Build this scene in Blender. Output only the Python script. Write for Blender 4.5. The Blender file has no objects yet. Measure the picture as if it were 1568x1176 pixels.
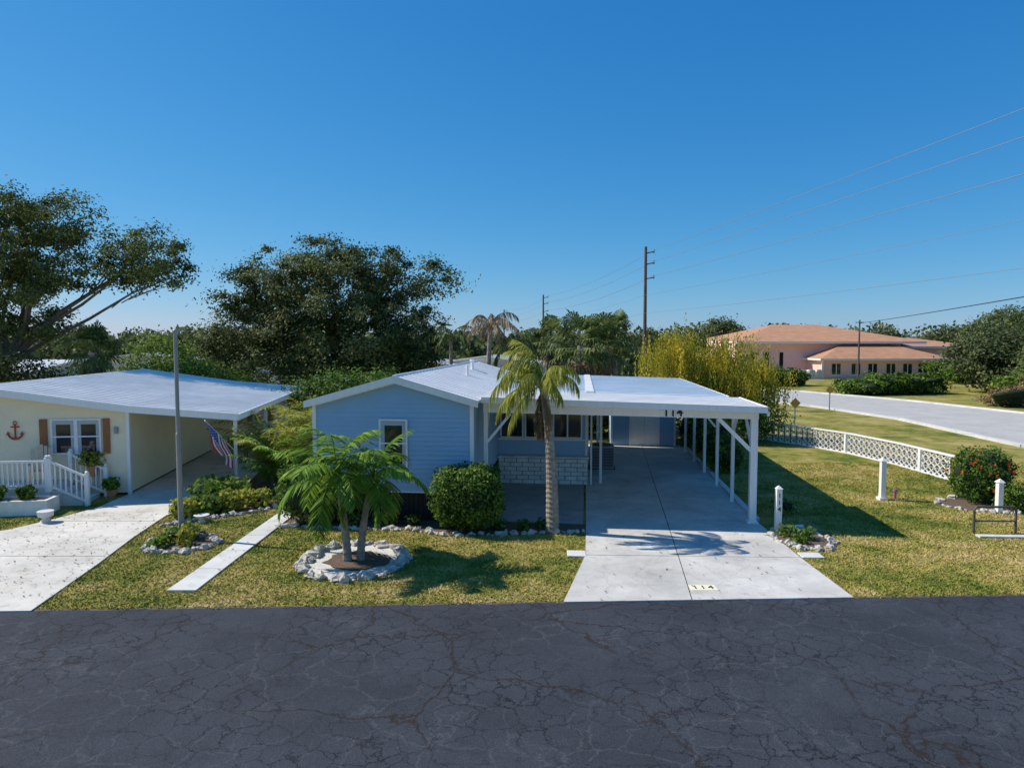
import bpy, bmesh, math, random
import numpy as np
from mathutils import Vector, noise as mnoise
rng=np.random.default_rng(7); random.seed(7)
R=math.radians
scene=bpy.context.scene
COL=scene.collection

# ------------------------------------------------------------------ materials
def _mat(name):
    m=bpy.data.materials.new(name); m.use_nodes=True
    nt=m.node_tree; b=nt.nodes['Principled BSDF']
    return m,nt,b
def N(nt,t,**kw):
    n=nt.nodes.new(t)
    for k,v in kw.items():
        if k in n.inputs: n.inputs[k].default_value=v
        else: setattr(n,k,v)
    return n
def ramp(nt,stops):
    n=nt.nodes.new('ShaderNodeValToRGB'); cr=n.color_ramp
    while len(cr.elements)<len(stops): cr.elements.new(0.5)
    for e,(p,c) in zip(cr.elements,stops):
        e.position=p; e.color=(c[0],c[1],c[2],1)
    return n
def sc(c,f): return tuple(min(1,x*f) for x in c)
def simple(name,col,rough=0.6,var=0.12,scale=3.0,bump=0.0,bscale=60,metal=0.0,spec=0.4,streak=False):
    m,nt,b=_mat(name); L=nt.links
    tc=N(nt,'ShaderNodeTexCoord')
    n1=N(nt,'ShaderNodeTexNoise',Scale=scale,Detail=6.0,Roughness=0.65)
    src=tc.outputs['Object']
    if streak:
        mp=N(nt,'ShaderNodeMapping'); mp.inputs['Scale'].default_value=(6,6,0.6)
        L.new(src,mp.inputs[0]); L.new(mp.outputs[0],n1.inputs['Vector'])
    else: L.new(src,n1.inputs['Vector'])
    r=ramp(nt,[(0.3,sc(col,1-var)),(0.7,sc(col,1+var))])
    L.new(n1.outputs['Fac'],r.inputs[0]); L.new(r.outputs[0],b.inputs['Base Color'])
    b.inputs['Roughness'].default_value=rough; b.inputs['Metallic'].default_value=metal
    b.inputs['Specular IOR Level'].default_value=spec
    if bump>0:
        n2=N(nt,'ShaderNodeTexNoise',Scale=float(bscale),Detail=4.0); L.new(src,n2.inputs['Vector'])
        bp=N(nt,'ShaderNodeBump',Strength=bump,Distance=0.02); L.new(n2.outputs['Fac'],bp.inputs['Height']); L.new(bp.outputs[0],b.inputs['Normal'])
    return m
def leafmat(name,dark,mid,light,clump=0.8,trans=0.3,rough=0.6):
    m,nt,b=_mat(name); L=nt.links
    at=N(nt,'ShaderNodeAttribute',attribute_name='rnd')
    tc=N(nt,'ShaderNodeTexCoord'); n1=N(nt,'ShaderNodeTexNoise',Scale=clump,Detail=3.0); L.new(tc.outputs['Object'],n1.inputs['Vector'])
    mx=N(nt,'ShaderNodeMath',operation='MULTIPLY_ADD'); mx.inputs[1].default_value=0.6
    L.new(at.outputs['Fac'],mx.inputs[0])
    m2=N(nt,'ShaderNodeMath',operation='MULTIPLY_ADD'); m2.inputs[1].default_value=1.2; m2.inputs[2].default_value=-0.36
    L.new(n1.outputs['Fac'],m2.inputs[0]); L.new(m2.outputs[0],mx.inputs[2])
    r=ramp(nt,[(0.15,dark),(0.5,mid),(0.9,light)]); L.new(mx.outputs[0],r.inputs[0])
    L.new(r.outputs[0],b.inputs['Base Color']); b.inputs['Roughness'].default_value=rough
    b.inputs['Specular IOR Level'].default_value=0.18
    tr=N(nt,'ShaderNodeBsdfTranslucent'); L.new(r.outputs[0],tr.inputs['Color'])
    ms=N(nt,'ShaderNodeMixShader'); ms.inputs[0].default_value=trans
    L.new(b.outputs[0],ms.inputs[1]); L.new(tr.outputs[0],ms.inputs[2])
    L.new(ms.outputs[0],nt.nodes['Material Output'].inputs['Surface'])
    return m

def grass_mat(name,k=1.0):
    m,nt,b=_mat(name); L=nt.links
    g=N(nt,'ShaderNodeNewGeometry')
    a=N(nt,'ShaderNodeTexNoise',Scale=0.30,Detail=5.0,Roughness=0.6); L.new(g.outputs['Position'],a.inputs['Vector'])
    c=N(nt,'ShaderNodeTexNoise',Scale=1.5,Detail=6.0,Roughness=0.7); L.new(g.outputs['Position'],c.inputs['Vector'])
    d=N(nt,'ShaderNodeTexNoise',Scale=24.0,Detail=4.0,Roughness=0.8); L.new(g.outputs['Position'],d.inputs['Vector'])
    s1=N(nt,'ShaderNodeMath',operation='MULTIPLY_ADD'); s1.inputs[1].default_value=1.15
    L.new(a.outputs['Fac'],s1.inputs[0])
    s2=N(nt,'ShaderNodeMath',operation='MULTIPLY_ADD'); s2.inputs[1].default_value=1.05
    L.new(c.outputs['Fac'],s2.inputs[0])
    s3=N(nt,'ShaderNodeMath',operation='MULTIPLY_ADD'); s3.inputs[1].default_value=0.3; s3.inputs[2].default_value=-0.74
    L.new(d.outputs['Fac'],s3.inputs[0]); L.new(s3.outputs[0],s2.inputs[2]); L.new(s2.outputs[0],s1.inputs[2])
    r=ramp(nt,[(0.26,sc((0.12,0.165,0.028),k)),(0.42,sc((0.245,0.25,0.05),k)),(0.56,sc((0.40,0.335,0.09),k)),(0.76,sc((0.56,0.43,0.18),k))])
    L.new(s1.outputs[0],r.inputs[0])
    L.new(r.outputs[0],b.inputs['Base Color']); b.inputs['Roughness'].default_value=0.9; b.inputs['Specular IOR Level'].default_value=0.08
    bp=N(nt,'ShaderNodeBump',Strength=0.5,Distance=0.04); L.new(d.outputs['Fac'],bp.inputs['Height']); L.new(bp.outputs[0],b.inputs['Normal'])
    return m
def crack_nodes(nt,O,distort=0.7):
    L=nt.links
    nz=N(nt,'ShaderNodeTexNoise',Scale=1.6,Detail=6.0,Roughness=0.7); L.new(O,nz.inputs['Vector'])
    mixv=N(nt,'ShaderNodeMixRGB',blend_type='ADD'); mixv.inputs[0].default_value=distort
    L.new(O,mixv.inputs[1]); L.new(nz.outputs['Color'],mixv.inputs[2])
    def crack(scale,w):
        v=N(nt,'ShaderNodeTexVoronoi',feature='DISTANCE_TO_EDGE',Scale=scale); L.new(mixv.outputs[0],v.inputs['Vector'])
        r=ramp(nt,[(0.0,(1,1,1)),(w,(0,0,0))]); L.new(v.outputs['Distance'],r.inputs[0]); return r
    def mask(r,lo,hi,scale,off,amt=1):
        mp=N(nt,'ShaderNodeMapping'); mp.inputs['Location'].default_value=(off,off,0); L.new(O,mp.inputs[0])
        k=N(nt,'ShaderNodeTexNoise',Scale=scale,Detail=3.0); L.new(mp.outputs[0],k.inputs['Vector'])
        mr=ramp(nt,[(lo,(0,0,0)),(hi,(amt,amt,amt))]); L.new(k.outputs['Fac'],mr.inputs[0])
        mm=N(nt,'ShaderNodeMixRGB',blend_type='MULTIPLY'); mm.inputs[0].default_value=1; L.new(r.outputs[0],mm.inputs[1]); L.new(mr.outputs[0],mm.inputs[2]); return mm
    return crack,mask
def asphalt_mat():
    m,nt,b=_mat('asphalt'); L=nt.links
    tc=N(nt,'ShaderNodeTexCoord'); O=tc.outputs['Object']
    crack,mask=crack_nodes(nt,O,0.55)
    c1=mask(crack(0.42,0.011),0.44,0.52,0.35,9.0,1); c2=mask(crack(2.6,0.034),0.34,0.58,0.5,2.0,1)
    c3=mask(crack(1.3,0.020),0.36,0.52,0.4,17.0,.55)
    sp=N(nt,'ShaderNodeTexNoise',Scale=80.0,Detail=3.0,Roughness=0.8); L.new(O,sp.inputs['Vector'])
    lg=N(nt,'ShaderNodeTexNoise',Scale=0.5,Detail=6.0,Roughness=0.65); L.new(O,lg.inputs['Vector'])
    r1=ramp(nt,[(0.3,(0.026,0.030,0.037)),(0.55,(0.048,0.053,0.064)),(0.78,(0.13,0.138,0.158))]); L.new(sp.outputs['Fac'],r1.inputs[0])
    r2=ramp(nt,[(0.3,(0.70,0.70,0.70)),(0.7,(1.2,1.2,1.2))]); L.new(lg.outputs['Fac'],r2.inputs[0])
    mu=N(nt,'ShaderNodeMixRGB',blend_type='MULTIPLY'); mu.inputs[0].default_value=1; L.new(r1.outputs[0],mu.inputs[1]); L.new(r2.outputs[0],mu.inputs[2])
    cur=mu.outputs[0]
    for cc,col in ((c3,(0.10,0.105,0.115,1)),(c2,(0.006,0.006,0.008,1)),(c1,(0.026,0.017,0.013,1))):
        k1=N(nt,'ShaderNodeMixRGB'); L.new(cc.outputs[0],k1.inputs[0]); L.new(cur,k1.inputs[1]); k1.inputs[2].default_value=col; cur=k1.outputs[0]
    L.new(cur,b.inputs['Base Color']); b.inputs['Roughness'].default_value=0.85; b.inputs['Specular IOR Level'].default_value=0.2
    bp=N(nt,'ShaderNodeBump',Strength=0.35,Distance=0.01); L.new(sp.outputs['Fac'],bp.inputs['Height']); L.new(bp.outputs[0],b.inputs['Normal'])
    return m
def concrete_mat(name,lo,hi,warm=(1,0.95,0.86),cracks=0.0,stain=0.25):
    m,nt,b=_mat(name); L=nt.links
    tc=N(nt,'ShaderNodeTexCoord'); O=tc.outputs['Object']
    a=N(nt,'ShaderNodeTexNoise',Scale=0.55,Detail=8.0,Roughness=0.7); L.new(O,a.inputs['Vector'])
    f=N(nt,'ShaderNodeTexNoise',Scale=45.0,Detail=4.0,Roughness=0.8); L.new(O,f.inputs['Vector'])
    s=N(nt,'ShaderNodeMath',operation='MULTIPLY_ADD'); s.inputs[1].default_value=0.35; L.new(f.outputs['Fac'],s.inputs[0]); 
    s0=N(nt,'ShaderNodeMath',operation='MULTIPLY_ADD'); s0.inputs[1].default_value=1.0; s0.inputs[2].default_value=-0.17; L.new(a.outputs['Fac'],s0.inputs[0]); L.new(s0.outputs[0],s.inputs[2])
    r=ramp(nt,[(0.3,tuple(lo*w for w in warm)),(0.7,tuple(hi*w for w in warm))]); L.new(s.outputs[0],r.inputs[0])
    st=N(nt,'ShaderNodeTexNoise',Scale=1.7,Detail=7.0,Roughness=0.75); L.new(O,st.inputs['Vector'])
    sr=ramp(nt,[(0.52,(1,1,1)),(0.72,(1-stain,1-stain*1.15,1-stain*1.35))]); L.new(st.outputs['Fac'],sr.inputs[0])
    mu=N(nt,'ShaderNodeMixRGB',blend_type='MULTIPLY'); mu.inputs[0].default_value=1; L.new(r.outputs[0],mu.inputs[1]); L.new(sr.outputs[0],mu.inputs[2]); cur=mu.outputs[0]
    if cracks:
        crack,mask=crack_nodes(nt,O,0.5); c=mask(crack(0.55,0.006),0.45,0.5,0.4,5.0,cracks)
        k1=N(nt,'ShaderNodeMixRGB'); L.new(c.outputs[0],k1.inputs[0]); L.new(cur,k1.inputs[1]); k1.inputs[2].default_value=(0.16,0.13,0.10,1); cur=k1.outputs[0]
    L.new(cur,b.inputs['Base Color']); b.inputs['Roughness'].default_value=0.85
    bp=N(nt,'ShaderNodeBump',Strength=0.2,Distance=0.01); L.new(f.outputs['Fac'],bp.inputs['Height']); L.new(bp.outputs[0],b.inputs['Normal'])
    return m
def glass_mat(name='window_glass',col=(0.02,0.025,0.03)):
    m,nt,b=_mat(name)
    b.inputs['Base Color'].default_value=(*col,1); b.inputs['Roughness'].default_value=0.06; b.inputs['Specular IOR Level'].default_value=0.8
    return m

M_white=simple('white_paint',(0.90,0.86,0.81),0.45,0.05,1.5,streak=True)
M_roofw=simple('white_metal_roof',(0.86,0.84,0.81),0.4,0.10,0.9,spec=0.5)
M_roofb=simple('bluish_roof_panel',(0.60,0.69,0.76),0.4,0.10,0.8)  # bluish-white tone of the rear carport roof section
M_blue=simple('blue_vinyl_siding',(0.33,0.50,0.66),0.5,0.05,1.2)
M_cream=simple('cream_vinyl_siding',(0.94,0.79,0.53),0.5,0.05,1.2)
M_skirt=simple('dark_skirting',(0.035,0.028,0.024),0.8,0.3,8)
M_glass=glass_mat()
M_frame=simple('window_frame',(0.85,0.82,0.78),0.4,0.04)
M_blind=simple('window_blind',(0.45,0.47,0.48),0.6,0.1)
M_conc=concrete_mat('driveway_concrete',0.42,0.74,cracks=.35)
M_conc2=concrete_mat('stained_patio_concrete',0.26,0.44,(1,0.97,0.90))  # patio concrete in a darker, stained grey
M_conc3=concrete_mat('walkway_concrete',0.56,0.78,(1,0.97,0.90))
M_concn=concrete_mat('old_driveway_concrete',0.50,0.80,(1,0.93,0.80),cracks=.8,stain=.35)
M_joint=simple('joint_filler',(0.14,0.12,0.09),0.9)
M_asph=asphalt_mat()
M_grass=grass_mat('lawn_grass',0.80)
M_blade=grass_mat('grass_blades',1.12)
M_dirt=simple('edge_dirt',(0.14,0.10,0.06),0.95,0.4,9,0.5,40)
M_mulch=simple('mulch',(0.14,0.095,0.065),0.95,0.5,22,0.8,40)
M_gravel=simple('white_gravel',(0.66,0.63,0.58),0.9,0.35,30,0.8,45)
M_rock=simple('limestone_rock',(0.50,0.46,0.40),0.9,0.5,6,0.6,30)
M_block=simple('white_brick',(0.86,0.80,0.73),0.8,0.18,2.5,0.3,40)
M_mortar=simple('mortar',(0.30,0.27,0.24),0.9,0.1)
M_pole=simple('galvanised_pole',(0.36,0.33,0.30),0.5,0.1,3,metal=0.1)
M_wood=simple('utility_pole_wood',(0.13,0.10,0.08),0.9,0.2,2)
M_wire=simple('wire',(0.22,0.23,0.24),0.6)
M_black=simple('black_plastic',(0.02,0.02,0.022),0.5)
M_text=simple('dark_lettering',(0.03,0.03,0.03),0.6)
M_bark=simple('tree_bark',(0.15,0.12,0.09),0.95,0.3,5,0.6,20)
M_ptrunk=simple('palm_trunk',(0.30,0.25,0.20),0.9,0.4,7,0.6,30)
M_shutter=simple('brown_shutter',(0.34,0.14,0.055),0.6)
M_anchor=simple('red_anchor_paint',(0.38,0.08,0.06),0.5)
M_tan=simple('tan_plastic',(0.66,0.50,0.34),0.6)
M_grey=simple('grey_metal',(0.30,0.31,0.31),0.5,0.1)
M_pink=simple('pink_stucco',(0.97,0.58,0.50),0.8,0.05,0.5)
M_tile=simple('tan_shingle_roof',(0.50,0.255,0.14),0.85,0.18,1.0,0.2,8)
M_yel=simple('yellow_stucco',(0.78,0.52,0.12),0.8)
M_mark=simple('cream_paint',(0.85,0.78,0.55),0.7,0.08,10)
M_red=simple('flag_red',(0.62,0.04,0.05),0.8); M_fwhite=simple('flag_white',(0.86,0.82,0.78),0.8); M_fblue=simple('flag_blue',(0.04,0.05,0.20),0.8)
M_clay=simple('terracotta',(0.55,0.25,0.12),0.8)

LM_oak=leafmat('oak_leaves',(0.038,0.055,0.015),(0.105,0.135,0.034),(0.25,0.27,0.085),0.6,0.3)
LM_oak2=leafmat('dark_oak_leaves',(0.033,0.050,0.014),(0.095,0.125,0.034),(0.25,0.25,0.09),0.45,0.3)
LM_green=leafmat('bright_green_leaves',(0.045,0.09,0.012),(0.14,0.23,0.03),(0.31,0.41,0.07),0.7,0.35)
LM_bush=leafmat('clipped_shrub_leaves',(0.025,0.06,0.010),(0.09,0.17,0.022),(0.24,0.34,0.055),2.0,0.3)
LM_dist=leafmat('distant_leaves',(0.05,0.07,0.03),(0.12,0.15,0.055),(0.23,0.24,0.10),0.08,0.3)
LM_yellow=leafmat('yellow_bloom_leaves',(0.10,0.14,0.016),(0.40,0.36,0.035),(0.78,0.58,0.06),0.9,0.4)
LM_palm=leafmat('palm_fronds',(0.06,0.12,0.015),(0.17,0.30,0.03),(0.37,0.52,0.08),1.0,0.35)
LM_palmy=leafmat('yellow_green_fronds',(0.13,0.15,0.018),(0.33,0.35,0.045),(0.60,0.54,0.12),1.0,0.4)
LM_palmd=leafmat('dark_palm_fronds',(0.045,0.07,0.020),(0.12,0.16,0.04),(0.26,0.30,0.10),0.8,0.3)
LM_dead=leafmat('dead_fronds',(0.14,0.10,0.06),(0.30,0.22,0.13),(0.46,0.36,0.23),1.0,0.3)
LM_red=leafmat('red_flowers',(0.4,0.02,0.01),(0.55,0.05,0.01),(0.7,0.15,0.02),2,0.2)
LM_brownb=leafmat('dry_brush',(0.14,0.08,0.04),(0.26,0.16,0.08),(0.38,0.26,0.14),1,0.2)
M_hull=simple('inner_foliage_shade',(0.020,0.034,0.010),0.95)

# ------------------------------------------------------------------ mesh helpers
def link(o,parent=None):
    COL.objects.link(o)
    if parent: o.parent=parent
    return o
def empty(name,loc=(0,0,0),rz=0):
    e=bpy.data.objects.new(name,None); e.location=loc; e.rotation_euler=(0,0,rz); e.empty_display_size=0.3
    return link(e)
def raw(name,V,mats,rnd=None,parent=None,mi=None):
    V=np.asarray(V,dtype=np.float32); n,k,_=V.shape
    me=bpy.data.meshes.new(name); me.vertices.add(n*k); me.vertices.foreach_set('co',V.reshape(-1))
    me.loops.add(n*k); me.loops.foreach_set('vertex_index',np.arange(n*k,dtype=np.int32))
    me.polygons.add(n); me.polygons.foreach_set('loop_start',np.arange(0,n*k,k,dtype=np.int32))
    for m in mats: me.materials.append(m)
    if mi is not None: me.polygons.foreach_set('material_index',np.asarray(mi,dtype=np.int32))
    me.update(calc_edges=True)
    a=me.attributes.new('rnd','FLOAT','FACE')
    if rnd is None: rnd=rng.random(n)
    a.data.foreach_set('value',np.asarray(rnd,dtype=np.float32))
    return link(bpy.data.objects.new(name,me),parent)
class MB:
    def __init__(s): s.v=[];s.f=[];s.m=[]
    def poly(s,pts,mi=0):
        b=len(s.v); s.v+= [tuple(p) for p in pts]; s.f.append(tuple(range(b,b+len(pts)))); s.m.append(mi)
    def box(s,x0,x1,y0,y1,z0,z1,mi=0):
        s.hexa([(x0,y0,z0),(x1,y0,z0),(x1,y1,z0),(x0,y1,z0)],[(x0,y0,z1),(x1,y0,z1),(x1,y1,z1),(x0,y1,z1)],mi)
    def hexa(s,bot,top,mi=0):
        n=len(bot); b=len(s.v); s.v+= [tuple(p) for p in bot]+[tuple(p) for p in top]
        s.f.append(tuple(range(b+n-1,b-1,-1))); s.f.append(tuple(range(b+n,b+2*n)))
        for i in range(n):
            j=(i+1)%n; s.f.append((b+i,b+j,b+n+j,b+n+i))
        s.m+= [mi]*(n+2)
    def slab(s,poly,z0,z1,mi=0):
        s.hexa([(x,y,z0) for x,y in poly],[(x,y,z1) for x,y in poly],mi)
    def prof_y(s,prof,y0,y1,mi=0):
        s.hexa([(x,y1,z) for x,z in prof],[(x,y0,z) for x,z in prof],mi)
    def beam(s,p,q,w,h=None,mi=0):
        h=h or w; p=Vector(p);q=Vector(q); d=(q-p).normalized()
        up=Vector((0,0,1)) if abs(d.z)<0.95 else Vector((0,1,0))
        a=d.cross(up).normalized(); c=a.cross(d).normalized()
        c4=[(-1,-1),(1,-1),(1,1),(-1,1)]
        s.hexa([p+a*(w/2*i)+c*(h/2*j) for i,j in c4],[q+a*(w/2*i)+c*(h/2*j) for i,j in c4],mi)
    def tube(s,pts,rad,n=8,mi=0,cap=True):
        pts=[Vector(p) for p in pts]
        if not hasattr(rad,'__len__'): rad=[rad]*len(pts)
        b=len(s.v)
        for i,p in enumerate(pts):
            d=(pts[min(i+1,len(pts)-1)]-pts[max(i-1,0)])
            if d.length<1e-9: d=Vector((0,0,1))
            d.normalize()
            up=Vector((0,1,0)) if abs(d.y)<0.9 else Vector((1,0,0))
            a=d.cross(up).normalized(); c=a.cross(d).normalized()
            for k in range(n):
                t=2*math.pi*k/n; s.v.append(tuple(p+(a*math.cos(t)+c*math.sin(t))*rad[i]))
        for i in range(len(pts)-1):
            for k in range(n):
                k2=(k+1)%n; s.f.append((b+i*n+k,b+i*n+k2,b+(i+1)*n+k2,b+(i+1)*n+k)); s.m.append(mi)
        if cap:
            s.f.append(tuple(b+k for k in range(n))); s.m.append(mi)
            e=b+(len(pts)-1)*n; s.f.append(tuple(e+k for k in reversed(range(n)))); s.m.append(mi)
    def ico(s,c,r,jit=0.2,sub=1,mi=0):
        V,F=ICO[sub]; b=len(s.v); a=random.random()*6.28; ca,sa=math.cos(a),math.sin(a)
        off=random.random()*50
        for v in V:
            k=1+jit*mnoise.noise(Vector((v[0]*1.7+off,v[1]*1.7,v[2]*1.7)))*2
            x,y,z=v[0]*r[0]*k,v[1]*r[1]*k,v[2]*r[2]*k
            s.v.append((c[0]+x*ca-y*sa,c[1]+x*sa+y*ca,c[2]+z))
        for f in F: s.f.append(tuple(b+i for i in f)); s.m.append(mi)
    def lapw(s,p0,p1,z0,z1f,out,step=0.125,depth=0.024,mi=0):
        p0=Vector((*p0,0));p1=Vector((*p1,0)); o=Vector((*out,0)).normalized()
        ts=np.linspace(0,1,61); top=np.array([z1f(t) for t in ts]); zmax=top.max()
        def span(z):
            ok=ts[top>=z-1e-6]
            return (ok.min(),ok.max()) if len(ok) else None
        def spanx(z):
            r=span(z)
            if r is None: return None
            a,b=r
            i=int(round(a*60)); 
            if i>0 and top[i]!=top[i-1]: a=ts[i-1]+(z-top[i-1])/(top[i]-top[i-1])/60
            j=int(round(b*60))
            if j<60 and top[j]!=top[j+1]: b=ts[j]+(top[j]-z)/(top[j]-top[j+1])/60
            return a,b
        z=z0
        while z<zmax-0.005:
            zz=min(z+step,zmax-0.002); A=spanx(z+1e-4);B=spanx(zz)
            if A is None: break
            if B is None: B=((A[0]+A[1])/2,(A[0]+A[1])/2+0.001)
            q=lambda t,h,d: (p0+(p1-p0)*t+o*d)+Vector((0,0,h))
            s.poly([q(A[0],z,depth),q(A[1],z,depth),q(B[1],zz,0),q(B[0],zz,0)],mi)
            s.poly([q(A[0],z,0),q(A[1],z,0),q(A[1],z,depth),q(A[0],z,depth)],mi)
            z=zz
    def build(s,name,mats,parent=None,smooth=False,bevel=0.0,loc=None,rz=0):
        me=bpy.data.meshes.new(name); me.from_pydata(s.v,[],s.f)
        if not hasattr(mats,'__len__'): mats=[mats]
        for m in mats: me.materials.append(m)
        me.polygons.foreach_set('material_index',s.m)
        if smooth: me.polygons.foreach_set('use_smooth',[True]*len(me.polygons))
        me.update()
        o=bpy.data.objects.new(name,me); link(o,parent)
        if loc: o.location=loc
        o.rotation_euler=(0,0,rz)
        if bevel>0:
            md=o.modifiers.new('Bevel','BEVEL'); md.width=bevel; md.segments=2; md.limit_method='ANGLE'
        return o
ICO={}
for sub in (1,2,3):
    bm=bmesh.new(); bmesh.ops.create_icosphere(bm,subdivisions=sub,radius=1)
    ICO[sub]=([tuple(v.co) for v in bm.verts],[tuple(v.index for v in f.verts) for f in bm.faces]); bm.free()

def unit(a): return a/np.maximum(np.linalg.norm(a,axis=-1,keepdims=True),1e-9)
def leaf_quads(C,size,aspect=0.55,nrm=None,spread=1.0,vert=False):
    n=len(C); size=np.broadcast_to(np.asarray(size,dtype=float),(n,))[:,None]*(0.7+0.6*rng.random((n,1)))
    nn=rng.normal(size=(n,3))
    if nrm is not None: nn=nrm+nn*spread*0.5
    nn=unit(nn)
    if vert:
        u=unit(np.array([0,0,-1.0])+rng.normal(size=(n,3))*0.3); w=unit(np.cross(nn,u))
    else:
        u=unit(np.cross(nn,rng.normal(size=(n,3)))); w=np.cross(nn,u)
    return np.stack([C-u*size*0.5,C-w*size*aspect*0.5,C+u*size*0.5,C+w*size*aspect*0.5],axis=1)

def tree(name,base,blobs,leafm,nclump,nleaf,lsize,crad,fork,trunk_r,bark=M_bark,twigs=5,inner=0.45,outer=1.08,hang=0.0,limb=1.0):
    e=empty(name,base); bx,by,bz=base
    B=np.array([[b[0]-bx,b[1]-by,b[2]-bz] for b in blobs]); Rr=np.array([[b[3],b[3],b[4]] for b in blobs])
    w=Rr.prod(axis=1)**0.8; w/=w.sum()
    idx=rng.choice(len(blobs),nclump,p=w)
    d=unit(rng.normal(size=(nclump,3))); rad=inner+(outer-inner)*rng.random(nclump)**0.6
    C=B[idx]+d*rad[:,None]*Rr[idx]
    m=MB(); fk=Vector(fork)-Vector(base)
    m.tube([(0,0,-0.1),(0.02*fk.x,0.02*fk.y,fk.z*0.15),(0.5*fk.x,0.5*fk.y,fk.z*0.6),tuple(fk)],[trunk_r*1.35,trunk_r,trunk_r*0.85,trunk_r*0.75],10)
    L_=trunk_r*limb
    for i,b in enumerate(B):
        c=Vector(b); mid=fk.lerp(c,0.5)+Vector((random.uniform(-.5,.5),random.uniform(-.5,.5),random.uniform(-.2,.8)))*min(1,(c-fk).length/4)
        q1=fk.lerp(mid,0.5)+Vector((random.uniform(-.35,.35),0,random.uniform(-.3,.3)))*min(1,(c-fk).length/4)
        m.tube([fk,q1,mid,mid.lerp(c,.5)+Vector((0,0,random.uniform(-.2,.3))),c],[L_*.6,L_*.46,L_*.34,L_*.22,L_*.12],7)
        cc=C[idx==i][:twigs]
        for t in cc:
            t=Vector(t); s0=mid.lerp(c,random.uniform(.2,1)); mm=s0.lerp(t,.5)+Vector((random.uniform(-.3,.3),random.uniform(-.3,.3),random.uniform(-.1,.3)))
            m.tube([s0,mm,t],[L_*.14,L_*.08,0.015],5,cap=False)
    m.build('trunk_and_limbs',bark,e,smooth=True)
    cs=crad*(0.5+1.0*rng.random(nclump))
    off=rng.normal(size=(nclump*nleaf,3))*np.repeat(cs,nleaf)[:,None]*np.array([1,1,0.6])
    if hang:
        k=10; n_=nclump*nleaf//k; o2=rng.normal(size=(n_,3))*np.repeat(cs,nleaf//k)[:,None]; off=np.repeat(o2,k,axis=0)+rng.normal(size=(n_*k,3))*0.03
        hl=np.repeat(hang*(.3+.7*rng.random(n_)),k); off[:,2]-=hl*np.tile(np.arange(k)/k,n_)
    P=np.repeat(C,nleaf,axis=0)+off
    P[:,2]=np.maximum(P[:,2],0.05)
    cr=np.repeat(rng.random(nclump),nleaf); rnd=0.6*cr+0.4*rng.random(len(P))
    nrm=unit(off)*0.6+np.repeat(d,nleaf,axis=0)*0.4+np.array([0,0,0.5])
    raw('foliage',leaf_quads(P,lsize,0.6 if not hang else .4,nrm,1.1,vert=bool(hang)),[leafm],rnd,e)
    return e

def bush(name,x,y,rx,ry,h,n,ls,leafm,flowers=0,fm=None,lump=0.12,z0=0.0,hull=0.82,full=True):
    zc=h*0.52; rz=h*0.5
    d=unit(rng.normal(size=(n,3)))
    k=np.array([1+lump*2*mnoise.noise(Vector((a*2.2+x,b*2.2+y,c*2.2))) for a,b,c in d])
    rr=k*(0.80+0.26*rng.random(n)**1.5)
    sq=np.sign(d)*np.abs(d)**0.8
    P=sq*np.array([rx,ry,rz])*rr[:,None]/1.06+np.array([0,0,zc+z0]); P[:,2]=np.maximum(P[:,2],0.02)
    o=raw(name,leaf_quads(P,ls,0.6,d,1.5),[leafm],None,None); o.location=(x,y,0)
    m=MB(); m.ico((0,0,zc+z0),(rx*hull,ry*hull,rz*hull),lump,3); m.build('inner_shade_hull',M_hull,o,smooth=True)  # solid dark hull, its colour stands in for shade within the leaves
    if flowers:
        d2=unit(rng.normal(size=(flowers,3))); d2[:,2]=np.abs(d2[:,2])*0.8; P2=np.sign(d2)*np.abs(d2)**0.8*np.array([rx,ry,rz])*1.0+np.array([0,0,zc+z0])
        raw('flowers',leaf_quads(np.repeat(P2,5,axis=0)+rng.normal(size=(flowers*5,3))*0.025,0.07,0.9),[fm],None,o)
    return o

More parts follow.
